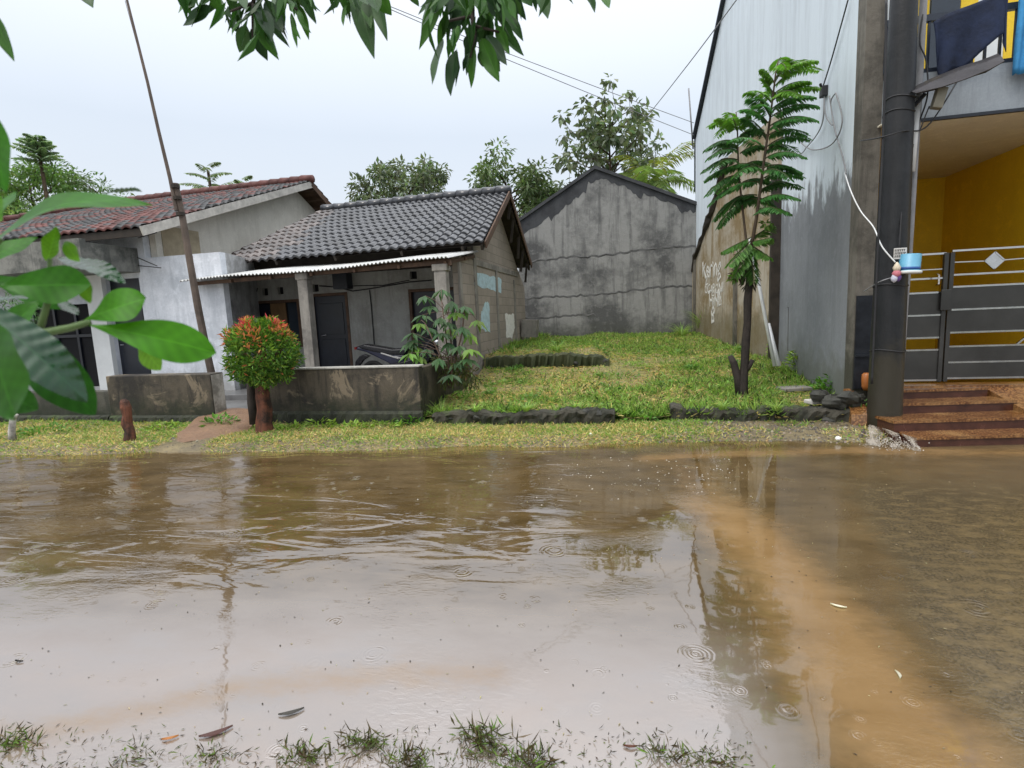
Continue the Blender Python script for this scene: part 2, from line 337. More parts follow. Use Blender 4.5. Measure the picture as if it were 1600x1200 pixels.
b = MB(); b.add([(-600, -600, -0.16), (600, -600, -0.16), (600, 900, -0.16), (-600, 900, -0.16)], [(0, 1, 2, 3)]); struct(b, 'ground', soil_far)
b = MB(); b.add([(-60, -5.5, -0.10), (60, -5.5, -0.10), (60, 13.0, -0.10), (-60, -0.2, -0.10)], [(0, 1, 2, 3)]); struct(b, 'road', soil_verge)

# the flooded road surface: brown run-off water; silt is pale where it has settled and orange along the run-off from the steps
def m_water():
    s = NT('muddy_water')
    silt = s.attr('silt').outputs['Fac']; clear = s.attr('clear').outputs['Fac']; flow = s.attr('flow').outputs['Fac']; pale = s.attr('pale').outputs['Fac']
    n1 = s.noise(1.6, 6, 0.6, s.mapping((1, 2.2, 1), (0, 0, R(-18)))); n2 = s.noise(60, 5, 0.7); n3 = s.noise(7, 6, 0.65, s.mapping((1, 1.8, 1)))
    base = s.mix(s.rng(n1, 0.35, 0.65), (0.072, 0.047, 0.018), (0.125, 0.084, 0.036))
    bed = s.mix(s.rng(n2, 0.4, 0.66), (0.03, 0.024, 0.012), (0.105, 0.08, 0.045))
    bed = s.mix(s.rng(n3, 0.45, 0.65, 0, 0.8), bed, (0.13, 0.095, 0.045))
    cl = s.math('MULTIPLY', s.rng(s.math('ADD', clear, s.rng(n3, 0.3, 0.7, -0.25, 0.25)), 0.3, 0.7), 0.85)
    c = s.mix(cl, base, bed)
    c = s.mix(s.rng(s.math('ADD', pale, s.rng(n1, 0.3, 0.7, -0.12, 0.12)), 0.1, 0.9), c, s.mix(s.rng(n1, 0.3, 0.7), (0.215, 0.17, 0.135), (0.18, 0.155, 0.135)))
    c = s.mix(s.rng(s.math('ADD', silt, s.rng(n3, 0.3, 0.7, -0.22, 0.22)), 0.15, 0.95), c, s.mix(s.rng(n1, 0.3, 0.7), (0.185, 0.112, 0.045), (0.23, 0.145, 0.065)))
    # relief: flow wrinkles, small chop and the rings of rain drops
    w1 = s.noise(1.5, 3, 0.42, s.mapping((0.8, 2.3, 1), (0, 0, R(-34))), 1.2)
    w2 = s.noise(9, 3, 0.5, s.mapping((0.6, 2.0, 1), (0, 0, R(-38))), 1.0)
    fl = s.math('ADD', s.math('MULTIPLY', w1, 0.023), s.math('MULTIPLY', w2, 0.0018))
    h = s.math('MULTIPLY', fl, flow)
    h = s.math('ADD', h, s.math('MULTIPLY', s.noise(6, 2, 0.5), 0.0006)); h = s.math('ADD', h, s.math('MULTIPLY', s.math('MULTIPLY', s.noise(26, 3, 0.55, s.mapping((0.7, 1.6, 1), (0, 0, R(-35))), 0.8), s.rng(s.noise(1.3, 3, 0.5), 0.5, 0.62)), 0.0022))
    h = s.math('ADD', h, s.math('MULTIPLY', s.math('MULTIPLY', n2, clear), 0.004))
    for sc, off, rmax, wl in ((2.3, 0.0, 0.13, 0.030), (3.4, 5.3, 0.09, 0.02), (5.0, 11.7, 0.055, 0.014), (7.0, 3.1, 0.035, 0.011)):
        v = s.n('ShaderNodeTexVoronoi'); v.voronoi_dimensions = '2D'; v.inputs['Scale'].default_value = sc
        mp = s.n('ShaderNodeMapping'); mp.inputs['Location'].default_value = (off, off * 0.7, 0); s.l(s.tc, mp.inputs[0]); s.l(mp.outputs[0], v.inputs['Vector'])
        d = s.math('ADD', s.math('DIVIDE', v.outputs['Distance'], sc), s.rng(s.noise(14, 2, .5), .3, .7, -.004, .004)); q = s.n('ShaderNodeSeparateColor'); s.l(v.outputs['Color'], q.inputs[0])
        rad = s.math('MULTIPLY', q.outputs[0], rmax); on = s.math('MULTIPLY', s.math('MULTIPLY', s.math('GREATER_THAN', q.outputs[1], 0.66), q.outputs[2]), s.rng(s.noise(11, 2, .5), .40, .56))
        env = s.rng(s.math('DIVIDE', d, s.math('ADD', rad, 0.004)), 1.0, 0.55); env2 = s.rng(s.math('DIVIDE', d, s.math('ADD', rad, 0.004)), 0.0, 0.3, 0.5, 1.0)
        wv = s.math('SINE', s.math('MULTIPLY', d, 2 * math.pi / wl))
        h = s.math('ADD', h, s.math('MULTIPLY', s.math('MULTIPLY', s.math('MULTIPLY', wv, env), s.math('MULTIPLY', on, env2)), 0.0011 * wl / 0.02))
    bmp = s.bump(h, 1.0, 1.0)
    dif = s.n('ShaderNodeBsdfDiffuse'); s.l(c, dif.inputs[0])
    gl = s.n('ShaderNodeBsdfGlossy'); gl.inputs['Color'].default_value = (0.97, 0.97, 1, 1); s.l(bmp, gl.inputs['Normal'])
    s.l(s.rng(clear, 0, 1, 0.03, 0.13), gl.inputs['Roughness'])
    fr = s.n('ShaderNodeFresnel'); fr.inputs[0].default_value = 2.7; s.l(bmp, fr.inputs['Normal'])
    x = s.n('ShaderNodeMixShader'); s.l(s.math('MULTIPLY', s.math('MULTIPLY', fr.outputs[0], s.rng(clear, 0, 1, 1.0, 0.45)), s.rng(silt, 0, 1, 1.0, 0.5)), x.inputs[0]); s.l(dif.outputs[0], x.inputs[1]); s.l(gl.outputs[0], x.inputs[2])
    return s.end(x.outputs[0])
def seg_dist(X_, Y_, pts):
    best = np.full(X_.shape, 1e9); tt = np.zeros(X_.shape)
    for i in range(len(pts) - 1):
        a, b_ = np.array(pts[i][:2]), np.array(pts[i + 1][:2]); d = b_ - a
        t = np.clip(((X_ - a[0]) * d[0] + (Y_ - a[1]) * d[1]) / (d @ d), 0, 1)
        q = np.hypot(X_ - a[0] - d[0] * t, Y_ - a[1] - d[1] * t); tt = np.where(q < best, (i + t) / (len(pts) - 1), tt); best = np.minimum(best, q)
    return best, tt
gx = np.concatenate([np.linspace(-60, -11, 50), np.arange(-10.8, 7.6, 0.06), np.linspace(8, 60, 50)]); gt = np.linspace(0, 1, 130)
GX, GT = np.meshgrid(gx, gt); GYt = np.where(np.abs(GX) < 15, edge_y(GX), 6.14 + 0.1086 * GX) + 0.45; GY = -4.0 + (GYt + 4.0) * GT
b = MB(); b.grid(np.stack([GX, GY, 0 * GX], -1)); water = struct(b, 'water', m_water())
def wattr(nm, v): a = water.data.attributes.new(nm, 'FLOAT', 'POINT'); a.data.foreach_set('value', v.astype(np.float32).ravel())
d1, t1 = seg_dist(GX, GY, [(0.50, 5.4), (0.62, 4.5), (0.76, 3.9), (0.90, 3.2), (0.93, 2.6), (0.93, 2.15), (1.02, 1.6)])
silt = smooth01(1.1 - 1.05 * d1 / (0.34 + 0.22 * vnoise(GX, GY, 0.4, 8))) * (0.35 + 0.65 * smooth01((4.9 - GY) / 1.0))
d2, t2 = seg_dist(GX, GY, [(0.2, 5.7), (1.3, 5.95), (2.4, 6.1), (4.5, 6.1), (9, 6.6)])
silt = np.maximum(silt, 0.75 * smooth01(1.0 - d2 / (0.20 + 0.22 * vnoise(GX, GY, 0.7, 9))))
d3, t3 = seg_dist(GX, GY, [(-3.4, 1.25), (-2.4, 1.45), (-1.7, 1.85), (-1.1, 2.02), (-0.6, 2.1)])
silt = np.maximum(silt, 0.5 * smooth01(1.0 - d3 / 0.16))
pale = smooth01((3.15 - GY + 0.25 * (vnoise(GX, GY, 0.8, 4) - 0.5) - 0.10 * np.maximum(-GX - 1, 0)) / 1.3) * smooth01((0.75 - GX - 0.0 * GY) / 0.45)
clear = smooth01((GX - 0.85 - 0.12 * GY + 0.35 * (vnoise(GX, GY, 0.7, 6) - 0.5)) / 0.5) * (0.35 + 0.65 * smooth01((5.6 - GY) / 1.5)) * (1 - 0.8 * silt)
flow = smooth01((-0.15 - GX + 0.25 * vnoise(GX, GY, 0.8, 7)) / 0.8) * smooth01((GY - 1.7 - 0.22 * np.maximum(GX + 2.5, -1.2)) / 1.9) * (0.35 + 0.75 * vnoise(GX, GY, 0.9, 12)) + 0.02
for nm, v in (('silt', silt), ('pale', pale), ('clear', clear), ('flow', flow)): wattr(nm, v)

# verge beyond the water, and the lot
xs = np.arange(-16, 3.05, 0.07)
ts = np.linspace(0, 1, 34); VX, VT = np.meshgrid(xs, ts); VY = edge_y(VX) - 0.12 + (7.6 + 0 * VX - edge_y(VX)) * VT
b = MB(); b.grid(np.stack([VX, VY, verge_z(VX, VY)], -1)); struct(b, 'verge', soil_verge, True)
LX, LY = np.meshgrid(np.arange(-3.06, 2.86, 0.08), np.arange(7.15, 17.05, 0.1))
b = MB(); b.grid(np.stack([LX, LY, lot_z(LX, LY)], -1)); struct(b, 'lawn', soil_lot, True)
# house yard: concrete porch floors behind the low walls, and the earth path up to them
b = MB(); b.box(-16, -3.12, 8.55, 10.8, -0.1, 0.30); b.box(-16, -3.0, 7.35, 8.55, -0.1, 0.2); struct(b, 'porch_floor', M_wall('wet_cement_floor', (0.19, 0.19, 0.19), (0.08, 0.08, 0.08), 0.7, 0, 1.2, None, 0, 0, None, 0.3, 0.2))
b = MB(); px_, py_ = np.meshgrid(np.linspace(0, 1, 14), np.linspace(0, 1, 16))
A0 = PZ(262, 694, .03); A1 = PZ(352, 692, .03); B0 = PZ(330, 643, .225); B1 = PZ(394, 638, .225)
PP = (A0[None, None] * (1 - px_)[..., None] + A1 * px_[..., None]) * (1 - py_)[..., None] + (B0 * (1 - px_)[..., None] + B1 * px_[..., None]) * py_[..., None]
PP[..., 0] += (px_ - .5) * .35 + .10 * (vnoise(PP[..., 1], PP[..., 0], .3, 14) - .5); PP[..., 2] += -0.045 + 0.075 * np.sin(np.pi * px_) ** .5 + 0.04 * (vnoise(PP[..., 0], PP[..., 1], 0.2, 9) - 0.5)
b.grid(PP); struct(b, 'path', m_soil('earth_path', (0.27, 0.16, 0.095), (0.21, 0.125, 0.08), (0.12, 0.08, 0.05), 0.45), True)
b = MB(); b.box(2.99, 9.5, 7.5, 11.0, -0.1, 0.47); struct(b, 'carport_floor', terrazzo)

# ------------------------------------------------------------------ roofs
def tile_roof(name, mat, E0, E1, R0_, R1_, cols, rows, amp, parent, col_fn=None, lip=0.028):
    """pan tiles on the slope between eave E0-E1 and ridge R0-R1; every course stands proud of the one above it"""
    E0, E1, R0_, R1_ = [np.array(p, float) for p in (E0, E1, R0_, R1_)]
    n = np.cross(E1 - E0, R0_ - E0); n /= np.linalg.norm(n)
    if n[2] < 0: n = -n
    b = MB(); K = 6
    for r in range(rows):
        t0, t1 = r / rows, (r + 1.18) / rows
        u = np.linspace(0, 1, cols * K + 1); nc = len(u)
        lo = E0 + (E1 - E0) * u[:, None]; hi = R0_ + (R1_ - R0_) * u[:, None]
        ph = u * cols
        wave = amp * (0.5 + 0.5 * np.sin(2 * np.pi * ph)) ** 0.8
        cell = np.floor(ph + 0.25).astype(int)
        jt = RNG.normal(0, 0.003, cols + 3); tone = RNG.uniform(0.62, 1.35, (cols + 3, 1)) * np.ones((1, 3))
        if col_fn is not None: tone = np.array([col_fn((c) / cols, r / rows) * tone[c] for c in range(cols + 3)])
        P = []; cc = []
        for k, (t, up) in enumerate(((t0, -0.012), (t0, lip), (t0 + 0.06 * (t1 - t0), lip + 0.006), ((t0 + t1) / 2, lip * 0.62), (min(t1, 1.0), 0.0))):
            p = lo * (1 - t) + hi * t + n * (wave + up + jt[cell])[:, None]
            if k == 0: p = lo * (1 - t) + hi * t + n * (wave * 1.0 + up)[:, None]
            P.append(p); cc.append(tone[cell])
        b.grid(np.array(P), np.array(cc))
    return b.build(name, mat, parent, True)
def ridge_caps(mat, A, B, w, n, parent, name='ridge'):
    b = MB(); A = np.array(A, float); B = np.array(B, float)
    for i in range(n):
        p = lerp(A, B, i / n); q = lerp(A, B, (i + 1.08) / n); k = random.uniform(0.75, 1.2)
        b.tube([p + (0, 0, 0.012), q], [w * 1.08, w * 0.92], 8, (k, k, k))
    return b.build(name, mat, parent, True)
def wall_with_openings(x0, x1, z0, z1, y, th, holes):
    """front wall on plane y with rectangular holes (a, b, c, d) = x0, x1, z0, z1"""
    b = MB(); xs_ = sorted({x0, x1, *[h[0] for h in holes], *[h[1] for h in holes]}); zs_ = sorted({z0, z1, *[h[2] for h in holes], *[h[3] for h in holes]})
    for i in range(len(xs_) - 1):
        run = None
        for j in range(len(zs_) - 1):
            cx, cz = (xs_[i] + xs_[i + 1]) / 2, (zs_[j] + zs_[j + 1]) / 2
            solid = not any(h[0] < cx < h[1] and h[2] < cz < h[3] for h in holes)
            if solid and run is None: run = zs_[j]
            if (not solid or j == len(zs_) - 2) and run is not None:
                b.box(xs_[i], xs_[i + 1], y, y + th, run, zs_[j + 1] if solid else zs_[j]); run = None
    return b

# ------------------------------------------------------------------ small house with the black tiled roof
hs = thing('house', 'small house with black tiled roof, zinc porch awning and bare block side wall', 'house', (-5.5, 10.8, 0.3))
XS, YF, YR, YB = -3.1, 10.8, 12.9, 15.3
f = lambda px, py: PY(px, py, YF)
win_a = f(398, 474); win_b = f(470, 530); dr_a = f(487, 462); dr_b = f(548, 560); dw_a = f(641, 448)
w1 = (win_a[0], win_b[0], 1.05, 2.08); d1_ = (dr_a[0], dr_b[0], 0.3, 2.17); d2_ = (dw_a[0], -3.3, 0.3, 2.15)
vents = []
for px, py in ((414, 456), (438, 454), (493, 450), (646, 430)):
    p = f(px, py); vents.append((p[0] - 0.075, p[0] + 0.075, p[2] - 0.08, p[2] + 0.08))
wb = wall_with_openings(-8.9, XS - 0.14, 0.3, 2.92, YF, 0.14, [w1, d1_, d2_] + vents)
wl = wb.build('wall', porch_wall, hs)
sw = MB(); zt = 4.33
sw.prism([(YF - 1.05, 0.2), (16.2, 0.5), (16.2, 2.35), (15.1, 2.95), (YR, zt), (YF - 0.02, 3.0), (YF - 0.02, 2.72), (YF - 1.05, 2.72)], 'x', XS - 0.13, XS)
tag(sw.build('side_wall', block_wall, hs), 'bare grey brown block side wall with patches of pale blue paint')
tr = MB()   # cement posts and tie beams standing proud of the blocks
for y0, y1, z0, z1 in ((9.72, 9.86, 0.2, 2.74), (10.72, 10.9, 0.3, 2.98), (12.55, 12.72, 0.45, 2.62), (14.6, 14.75, 0.5, 2.5)): tr.box(XS - 0.02, XS + 0.022, y0, y1, z0, z1)
tr.hexa([(XS - .02, 10.9, 2.62), (XS + .02, 10.9, 2.62), (XS + .02, 15.2, 2.62), (XS - .02, 15.2, 2.62), (XS - .02, 10.9, 2.74), (XS + .02, 10.9, 2.74), (XS + .02, 15.2, 2.74), (XS - .02, 15.2, 2.74)])
tr.build('cement_frame', column_conc, hs)
def rough_patch(pts, plane, mat, parent, name, n=7, j=0.02):
    """a patch of paint with a ragged edge lying 4 mm proud of a wall; pts in wall coordinates, plane(u, v) gives 3-D"""
    out = []
    for i in range(len(pts)):
        a, b_ = pts[i], pts[(i + 1) % len(pts)]
        for k in range(n): t = k / n; out.append((a[0] * (1 - t) + b_[0] * t + random.uniform(-j, j), a[1] * (1 - t) + b_[1] * t + random.uniform(-j, j)))
    q = MB(); q.add([plane(*p) for p in out], [tuple(range(len(out)))]); return q.build(name, mat, parent)
sp = lambda px, py: (PX(px, py, XS)[1], PX(px, py, XS)[2])
pl = lambda u, v: (XS + 0.004, u, v)
rough_patch([sp(741, 423), sp(783, 436), sp(783, 458), sp(741, 445)], pl, paint_blue, hs, 'paint_patch', 9, 0.03)
rough_patch([sp(752, 488), sp(758, 472), sp(764, 474), sp(766, 520), sp(750, 514)], pl, paint_blue, hs, 'paint_patch', 6, 0.03)
rough_patch([sp(789, 490), sp(803, 491), sp(804, 512), sp(800, 530), sp(791, 526)], pl, paint_white, hs, 'paint_patch', 6, 0.03)
# openings
def panel(name, r, y, mat, parent, th=0.04): q = MB(); q.box(r[0], r[1], y, y + th, r[2], r[3]); return q.build(name, mat, parent)
wn = panel('window', w1, YF + 0.09, void_dark, hs)
xa, xb = w1[0], w1[1]
panel('curtain', (lerp(xa, xb, .32), lerp(xa, xb, .68), w1[2], w1[3] - .02), YF + 0.06, curtain_tan, wn, 0.02)
panel('pane', (lerp(xa, xb, .74), lerp(xa, xb, .97), w1[2], w1[3] - .03), YF + 0.055, glass_dark, wn, 0.02)
panel('shutter', (xa + .02, lerp(xa, xb, .3), w1[2], w1[3] - .03), YF + 0.055, door_dark, wn, 0.02)
dd = panel('door', d1_, YF + 0.07, door_dark, hs)
q = MB(); q.tube([(d1_[0] + .12, YF + .04, 1.28), (d1_[0] + .26, YF + .03, 1.3)], 0.014, 6); q.build('handle', chrome, dd)
for k in range(2):
    q = MB(); xm = lerp(d1_[0], d1_[1], .5); q.box(d1_[0] + .12, d1_[1] - .12, YF + .055, YF + .07, 0.45 + .85 * k, 1.2 + .8 * k); q.build('door_or_shade_panel', door_dark, dd, bevel=.01)
d2o = panel('door', d2_, YF + 0.07, door_dark, hs)
for r_, par in ((d1_, dd), (d2_, d2o), (w1, wn)):
    q = MB(); q.box(r_[0] - .05, r_[0] + .012, YF - .015, YF + .06, r_[2], r_[3] + .05); q.box(r_[1] - .012, r_[1] + .05, YF - .015, YF + .06, r_[2], r_[3] + .05); q.box(r_[0] + .012, r_[1] - .012, YF - .013, YF + .06, r_[3] - .012, r_[3] + .048); q.build('frame', timber_brown, par)
for v in vents: panel('vent', v, YF + 0.1, void_dark, hs, 0.03)
bb = MB(); bb.box(-8.9, XS - .15, YF - .03, YF - .003, 2.62, 3.0); bb.build('eave_shade_strip', board_dark, hs)  # dark strip paints the shade between roof eave and awning
hb = MB(); hb.box(*(f(528, 430)[0], f(552, 452)[0]), YF - .25, YF - .004, *(f(540, 452)[2], f(540, 428)[2])); hb.build('meter_box', door_dark, hs, bevel=.01)
def wiring(pts, r): wi = MB(); wi.tube(pts, r, 5); wi.build('wiring', cable_black, hs)
wiring([f(385, 462) - (0, .03, 0), f(400, 468) - (0, .05, 0), f(404, 450) - (0, .03, 0)], .012)
wiring([f(500, 447) - (0, .03, 0), f(530, 449) - (0, .04, 0), f(552, 455) - (0, .03, 0), f(575, 452) - (0, .03, 0), f(640, 441) - (0, .02, 0), f(675, 438) - (0, .02, 0)], .013)
wiring([f(550, 447) - (0, .03, 0), f(600, 446) - (0, .03, 0), f(640, 438) - (0, .02, 0)], .01)
wiring([f(578, 453) - (0, .02, 0), f(581, 480) - (0, .02, 0), f(586, 545) - (0, .02, 0)], .012)
# columns of the porch
def column(px0, py0, px1, py1, w):
    a, c_ = PY(px0, py0, 9.0), PY(px1, py1, 9.0); x = (a[0] + c_[0]) / 2
    q = MB(); q.box(x - w / 2, x + w / 2, 8.92, 9.1, 0.25, 2.46); q.box(x - w * .62, x + w * .62, 8.9, 9.12, 2.38, 2.5); return q.build('column', column_conc, hs, bevel=.012)
column(472, 432, 491, 575, 0.2); column(689, 440, 700, 580, 0.22)
# awning of corrugated zinc
ax0, ax1 = -8.45, -2.98; n_ = 420; u = np.linspace(0, 1, n_); X_ = ax0 + (ax1 - ax0) * u
wave = 0.016 * np.sin(X_ / 0.076 * 2 * np.pi)
zf = 2.50 + 0.09 * u + 0.02 * np.sin(u * 9); rows_ = []
for t in (0, .5, 1.0): rows_.append(np.stack([X_, 8.82 + 1.95 * t + 0 * X_ + .02 * np.sin(u * 23) * (1 - t), zf + 0.30 * t + wave], -1))
top = np.array(rows_); bot = top.copy(); bot[..., 2] -= 0.009
q = MB(); q.grid(top); q.grid(bot[::-1]); q.grid(np.array([bot[0], top[0]])); q.build('awning', zinc, hs, True)
q = MB()
for y in (9.0, 10.0): q.bar((ax0 + .1, y, 2.44 + .15 * (y - 9)), (ax1 - .05, y, 2.53 + .15 * (y - 9)), .05, .07)
for x in np.linspace(ax0 + .2, ax1 - .1, 7): q.bar((x, 8.9, 2.42 + .09 * (x - ax0) / 5.5), (x, 10.75, 2.70 + .09 * (x - ax0) / 5.5), .045, .06)
q.bar((-3.35, 9.0, 2.5), (-3.0, 9.0, 2.52), .08, .1)
q.build('awning_frame', timber_brown, hs)
# roof
def old_tone(u_, v_):
    k = np.array([1, 1, 1.0])
    if u_ < 0.09 + 0.17 * (1 - v_) * random.uniform(.2, 1.3): k = np.array([2.5, 1.9, 1.5]) * random.uniform(.5, 1.4)
    return k
zE, zR = 2.93, 4.42
roof = tile_roof('roof', black_tile, (-8.95, 10.32, zE), (-2.74, 10.32, zE + .07), (-7.7, YR, zR), (-2.74, YR, zR + .03), 31, 13, 0.055, hs, old_tone)
tile_roof('rear_roof', black_tile, (-2.74, 15.5, zE), (-7.7, 15.5, zE), (-2.74, YR, zR + .03), (-7.7, YR, zR), 24, 13, 0.055, hs)
ridge_caps(black_tile, (-7.7, YR, zR + .05), (-2.72, YR, zR + .09), 0.11, 15, hs)
q = MB()
for (y0, z0, y1, z1) in ((10.36, zE - .03, YR, zR - .06), (15.5, zE - .08, YR, zR - .06)):
    for x in (-2.8, -3.2, -4.5, -6.0, -7.4): q.bar((x, y0, z0), (x, y1, z1), .05, .1)
    for t in np.linspace(0.03, .97, 9): q.bar((-2.76, lerp(y0, y1, t), lerp(z0, z1, t) + .06), (-7.9, lerp(y0, y1, t), lerp(z0, z1, t) + .06), .05, .03)
    q.add([(-2.78, y0, z0 + .04), (-8.7, y0, z0 + .04), (-7.7, y1, z1 + .04), (-2.78, y1, z1 + .04)], [(0, 1, 2, 3)])
for t in (.1, .3, .5, .75, .9): q.bar((-2.8, lerp(15.4, YR, t), lerp(zE, zR, t) - .1), (-2.85 - .05 * random.random(), lerp(15.4, YR, t) + .03, lerp(zE, zR, t) - random.uniform(.3, .7)), .06, .03)
q.build('rafters', board_dark, hs)
q = MB(); q.bar((-2.72, 10.35, zE + .02), (-2.72, YR, zR + .02), .03, .14); q.bar((-2.72, 15.5, zE), (-2.72, YR, zR + .02), .03, .14); q.build('bargeboard', timber_brown, hs)

# ------------------------------------------------------------------ left house with the red tiled roof
hl = thing('house', 'white house with faded red tiled roof and weathered concrete canopy', 'house', (-11, 9.2, 0.3))
g = lambda px, py: PY(px, py, 9.2)
da, db_ = g(167, 436), g(222, 585)
dL = (-10.62, -9.78, 0.3, 2.66); wL = (-12.75, -11.05, 0.42, 2.2)
wb = wall_with_openings(-18, -7.8, 0.25, 3.04, 9.2, 0.15, [dL, wL]); wb.box(-18, -9.56, 9.2, 9.35, 3.04, 3.68); wb.build('wall', white_wall, hl)
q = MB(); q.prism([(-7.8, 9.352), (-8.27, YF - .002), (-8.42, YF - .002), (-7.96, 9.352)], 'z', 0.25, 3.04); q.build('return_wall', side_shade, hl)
q = MB(); q.prism([(9.35, .3), (17.3, .3), (17.3, 4.1), (14.4, 5.42), (9.35, 3.66)], 'x', -9.55, -9.4)
tag(q.build('gable_wall', upper_wall, hl), 'cream gable wall under the red roof')
q = MB(); q.box(-9.396, -9.385, 9.5, 10.5, 3.05, 3.72); q.build('board_patch', M_plain('bare_board', (0.40, 0.34, 0.24), 0.8, 0.2, 0, 0.3, 3), hl)
q = MB(); q.box(-18, -9.72, 8.02, 9.2, 2.76, 2.88); q.box(-18, -9.72, 8.02, 8.14, 2.88, 3.3); q.box(-9.84, -9.72, 8.14, 9.2, 2.88, 3.24)
q.build('canopy', canopy_conc, hl)
q = MB(); q.box(-11.05, -10.62, 9.1, 9.2, .25, 2.76); q.build('pillar', white_plain, hl)
dd = panel('door', dL, 9.29, door_dark, hl); q = MB(); q.box(dL[0] + .1, dL[1] - .1, 9.275, 9.29, .5, 1.3); q.box(dL[0] + .1, dL[1] - .1, 9.275, 9.29, 1.45, 2.4); q.build('door_or_shade_panel', door_dark, dd, bevel=.01)
q = MB(); q.tube([(dL[0] + .08, 9.27, 1.3), (dL[0] + .18, 9.26, 1.3)], .014, 6); q.build('handle', chrome, dd)
wn = panel('window', wL, 9.3, void_dark, hl); q = MB()
for x in np.linspace(wL[0], wL[1], 4): q.box(x - .03, x + .03, 9.25, 9.29, wL[2], wL[3])
q.box(wL[0], wL[1], 9.245, 9.249, 1.5, 1.56); q.build('frame', door_dark, wn)
for (a_, b_) in (((217, 372), (262, 366)), ((215, 402), (262, 417)), ((216, 415), (268, 420))):
    A = g(*a_); B = g(*b_); q = MB(); q.tube([A - (0, .02, 0), B - (0, .25, 0)], .009, 5); q.build('iron_rod', cable_black, hl)
def red_tone(u_, v_): return np.array([1, 1, 1.0]) if random.random() < .22 + .4 * (vnoise(u_ * 9, v_ * 6, 1, 33) > .55) else np.array([.58, 1.45, 1.7]) * random.uniform(.7, 1.15)
zE2, zR2 = 3.50, 5.60
tile_roof('roof', red_tile, (-19.2, 8.5, zE2 - .02), (-8.86, 8.55, zE2), (-15.6, 14.4, zR2 - .05), (-8.86, 14.4, zR2), 50, 25, 0.04, hl, red_tone, .03)
tile_roof('rear_roof', red_tile, (-8.86, 17.6, 4.05), (-15.6, 17.6, 4.05), (-8.86, 14.4, zR2), (-15.6, 14.4, zR2 - .05), 30, 12, 0.045, hl, red_tone, .03)
q = MB(); q.add([(-19.2, 8.5, zE2), (-19.2, 17.6, 3.5), (-15.6, 14.4, zR2 - .03)], [(0, 1, 2)]); q.build('hip_roof', red_tile, hl)
ridge_caps(red_tile, (-15.6, 14.4, zR2 + .02), (-8.84, 14.4, zR2 + .08), .12, 20, hl)
ridge_caps(red_tile, (-19.2, 8.5, zE2 + .05), (-15.6, 14.4, zR2 + .04), .11, 20, hl, 'hip_ridge')
q = MB(); q.bar((-8.88, 8.55, zE2 - .07), (-8.88, 14.4, zR2 - .07), .035, .17); q.build('bargeboard', fascia_white, hl)
q = MB(); q.bar((-8.88, 17.6, 4.0), (-8.88, 14.4, zR2 - .05), .035, .16); q.build('bargeboard', timber_brown, hl)
q = MB(); q.bar((-19.1, 8.56, zE2 - .1), (-8.9, 8.6, zE2 - .08), .04, .14); q.build('fascia', board_dark, hl)
q = MB()
for (y0, z0, y1, z1) in ((8.6, zE2 - .1, 14.4, zR2 - .1), (17.5, 3.98, 14.4, zR2 - .1)):
    q.add([(-8.87, y0, z0 + .075), (-18.8, y0, z0 + .075), (-15.6, y1, z1 + .075), (-8.87, y1, z1 + .075)], [(0, 1, 2, 3)])
    for t in np.linspace(.08, .95, 8): q.bar((-8.9, lerp(y0, y1, t), lerp(z0, z1, t) + .02), (-9.6, lerp(y0, y1, t), lerp(z0, z1, t) + .02), .06, .1)
q.build('rafters', timber_brown, hl)

# ------------------------------------------------------------------ grey rendered gable house at the back of the lot
hg = thing('house', 'blank grey cement gable end at the back of the grassy lot', 'house', (-.8, 17, .8))
q = MB(); gp = [(-3.42, 0.5), (2.0, 0.5), (2.0, 4.40), (-.92, 5.70), (-3.42, 4.30)]
NX, NZ = 40, 34
q.prism(gp, 'y', 17.0, 17.2); q.box(-3.3, 1.9, 17.2, 25, .5, 4.3); q.build('wall', grey_render, hg)
q = MB()
def ledge(zfun, x0, x1, n=50, th=.02):
    P = []; xs_ = np.linspace(x0, x1, n)
    for x in xs_:
        z = zfun(x) + random.uniform(-.03, .03); w = th * max(0.05, random.uniform(-.6, 1.0)); P.append([(x, 17.0, z + .035), (x, 17 - w, z + .015), (x, 17 - w * .7, z - .01), (x, 17.0, z - .03)])
    q.grid(np.array(P))
ledge(lambda x: 3.18 + .035 * (x + 3) + .03 * math.sin(x * 2.1), -3.4, 1.98); ledge(lambda x: 2.02 + .03 * (x + 3) + .03 * math.sin(x * 1.7), -3.3, 1.98, 50, .014); ledge(lambda x: 1.42 + .02 * math.sin(x * 3), -3.3, -1.0, 30, .014)
q.build('render_ridge', M_wall('dark_render_joint', (.12, .12, .12), (.05, .05, .05), .8, .3, 3), hg)
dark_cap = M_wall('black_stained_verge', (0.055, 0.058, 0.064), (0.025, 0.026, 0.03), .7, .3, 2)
q = MB()
for (a_, b_) in (((-3.75, 4.20), (-.92, 5.80)), ((2.3, 4.36), (-.92, 5.80))):
    dx, dz = b_[0] - a_[0], b_[1] - a_[1]; L_ = math.hypot(dx, dz); nx, nz_ = -dz / L_, dx / L_
    if nz_ < 0: nx, nz_ = -nx, -nz_
    q.prism([a_, b_, (b_[0] + nx * .0, b_[1] + .1), (a_[0] + nx * .09, a_[1] + nz_ * .09)], 'y', 16.93, 25.2)
q.build('roof', dark_cap, hg)
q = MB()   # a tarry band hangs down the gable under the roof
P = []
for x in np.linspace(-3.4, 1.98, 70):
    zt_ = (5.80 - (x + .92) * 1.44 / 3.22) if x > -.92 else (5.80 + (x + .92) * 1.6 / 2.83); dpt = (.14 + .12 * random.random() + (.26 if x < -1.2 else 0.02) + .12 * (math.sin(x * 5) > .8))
    P.append([(x, 16.996, zt_ + .02), (x, 16.996, zt_ - dpt)])
